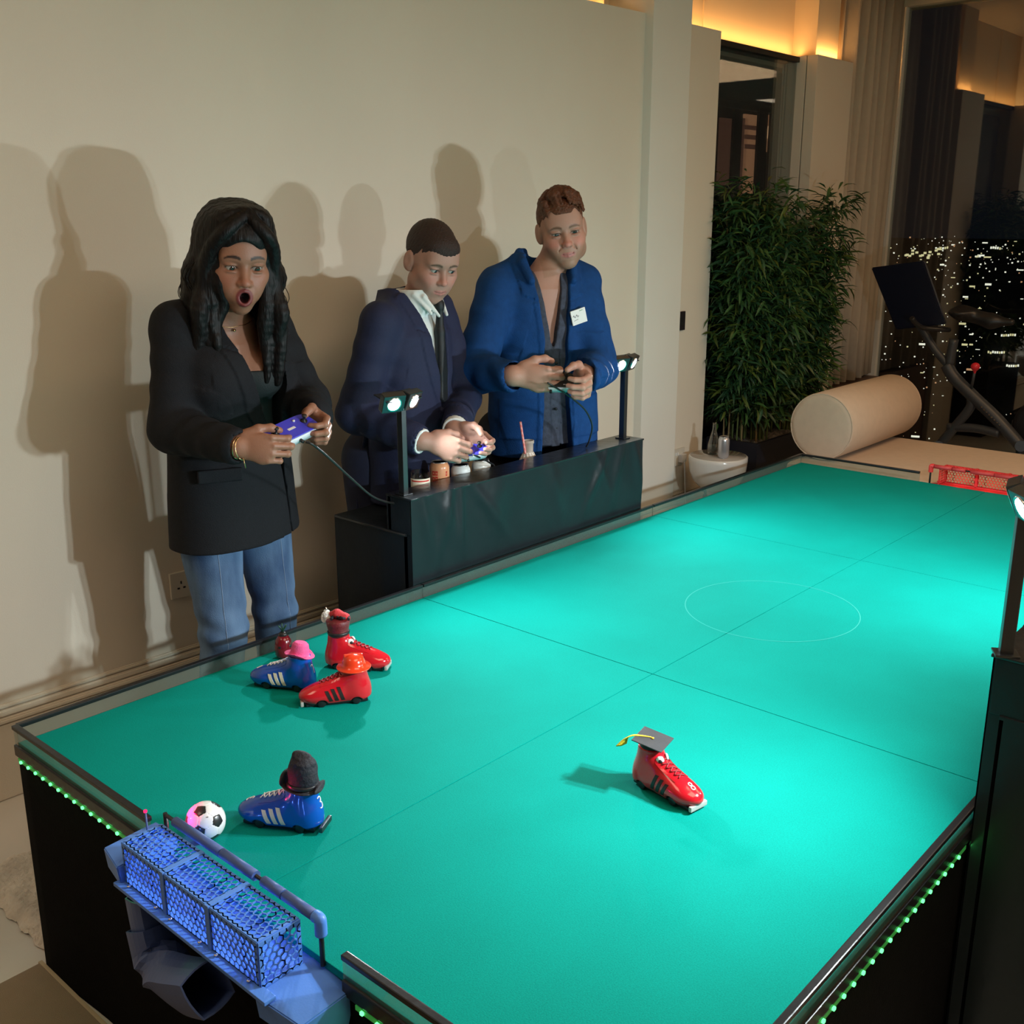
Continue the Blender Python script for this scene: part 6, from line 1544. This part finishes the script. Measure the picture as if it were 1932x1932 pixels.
def wid3(z): return np.interp(z, [.74, .90, 1.05, 1.18, 1.32, 1.42, 1.48], [.062, .050, .040, .042, .058, .072, .080])
F.add(lambda x, y, z: -.006*((np.abs(x)-wid3(z)) < .052)*(y > .0)*(z > 1.305+.35*(np.abs(x)-wid3(z)))*(z < 1.46)-.0035*((np.abs(x)-wid3(z)) < .022)*(y > .02)*(z < 1.30))
F.add(lambda x, y, z: -.004*(np.abs(x+.120) < .055)*(np.abs(z-1.13) < .065)*(y > .03)-.004*(np.abs(x+.125) < .065)*(np.abs(z-.90) < .07)*(y > .03)-.004*(np.abs(x-.125) < .065)*(np.abs(z-.90) < .07)*(y > .03))
F.fn(lambda x, y, z: np.maximum(np.abs(x)-wid3(z), .030-y), op='s', k=.005)
F.fn(lambda x, y, z: np.maximum((np.sqrt((x/.070)**2+((y-.010)/.070)**2)-1)*.06, 1.385-z), op='s', k=.005)
over = piece('overshirt', F, ov, np_, (folds(.0035, 20, 26, 2.5), sleeve_folds(sR3, eR3, .004, 4, .8, rad=.14), sleeve_folds(eR3, wR3, .0035, 3, .1, rad=.14), sleeve_folds(sL3, eL3, .004, 4, 2, rad=.14), sleeve_folds(eL3, wL3, .0035, 3, 1, rad=.14), lambda c: .004*np.sin(c[:, 0]*60+c[:, 2]*45+3*np.sin(c[:, 1]*20))*np.exp(-((c[:, 2]-1.12)/.09)**2)))
# name badge stuck to the chest
_ob = bvh_of(over.data); dirb = Vector((cos(YAW)*1.0, sin(YAW)*1.0, -.10)).normalized()
ctr = at_y(1088, 597, .2); org = Vector(CAM); hit = _ob.ray_cast(org, (Vector(ctr)-org).normalized())
bd = empty('name_badge', (0, 0, 0))
if hit[0]:
    nrm = (hit[1]+Vector((-.6, -.75, .1))*.8); nrm.z *= .5; nrm.normalize(); ux = Vector((0, 0, 1)).cross(nrm).normalized(); uy = nrm.cross(ux)
    ux, uy = (ux*cos(.22)+uy*sin(.22)), (uy*cos(.22)-ux*sin(.22)); c_ = hit[0]+nrm*.012
    bd.matrix_world = Matrix(((ux.x, uy.x, nrm.x, c_.x), (ux.y, uy.y, nrm.y, c_.y), (ux.z, uy.z, nrm.z, c_.z), (0, 0, 0, 1)))
bd.parent = np_; bd.matrix_parent_inverse = Matrix.Identity(4); bd.location = bd.location-Vector(np_.location)
box('badge_card', (-.032, -.025, -.0035), (.032, .025, .0015), mat('badge_card', (.72, .75, .74), .4, bump=.02), bd, .001)
inkm = mat('grey_ink', (.12, .12, .16), .6)
tube('ink_line', [(-.026+i*.0042, .004+.005*sin(i*2.1), .0017) for i in range(7)], .0012, inkm, bd, 5); tube('ink_line', [(-.024, -.010, .0017), (-.006, -.008, .0017)], .0008, inkm, bd, 5); tube('ink_line', [(.006, .018, .0017), (.020, .0185, .0017)], .0012, mat('green_ink', (.15, .35, .2), .6), bd, 5)
tr3 = mat('dark_trousers', (.012, .013, .018), .85, noise=.1, nscale=60, bump=.15, bscale=300)
an = trousers(np_, N0+np.array([-.02, .06, -.045]), R3, tr3, .10, .11, (.10, .078, .068), ph=2, knee=.0); shoes(np_, an, FW3, blk_l)
controller('black topped controller with grey shell held by the man in blue', (1.800, .040, 1.112), (.665, -.746, -.02), (-.50, -.45, 1), padb, padw)
cable('black cable arcing from the third controller to the stand’s right end', [yv(1033, 722, .0), yv(1050, 732, -.01), yv(1080, 752, .0), yv(1105, 775, .02), yv(1117, 803, .04), yv(1112, 830, .06), (at_y(1106, 845, .08)[0], .08, .854)], .0030)
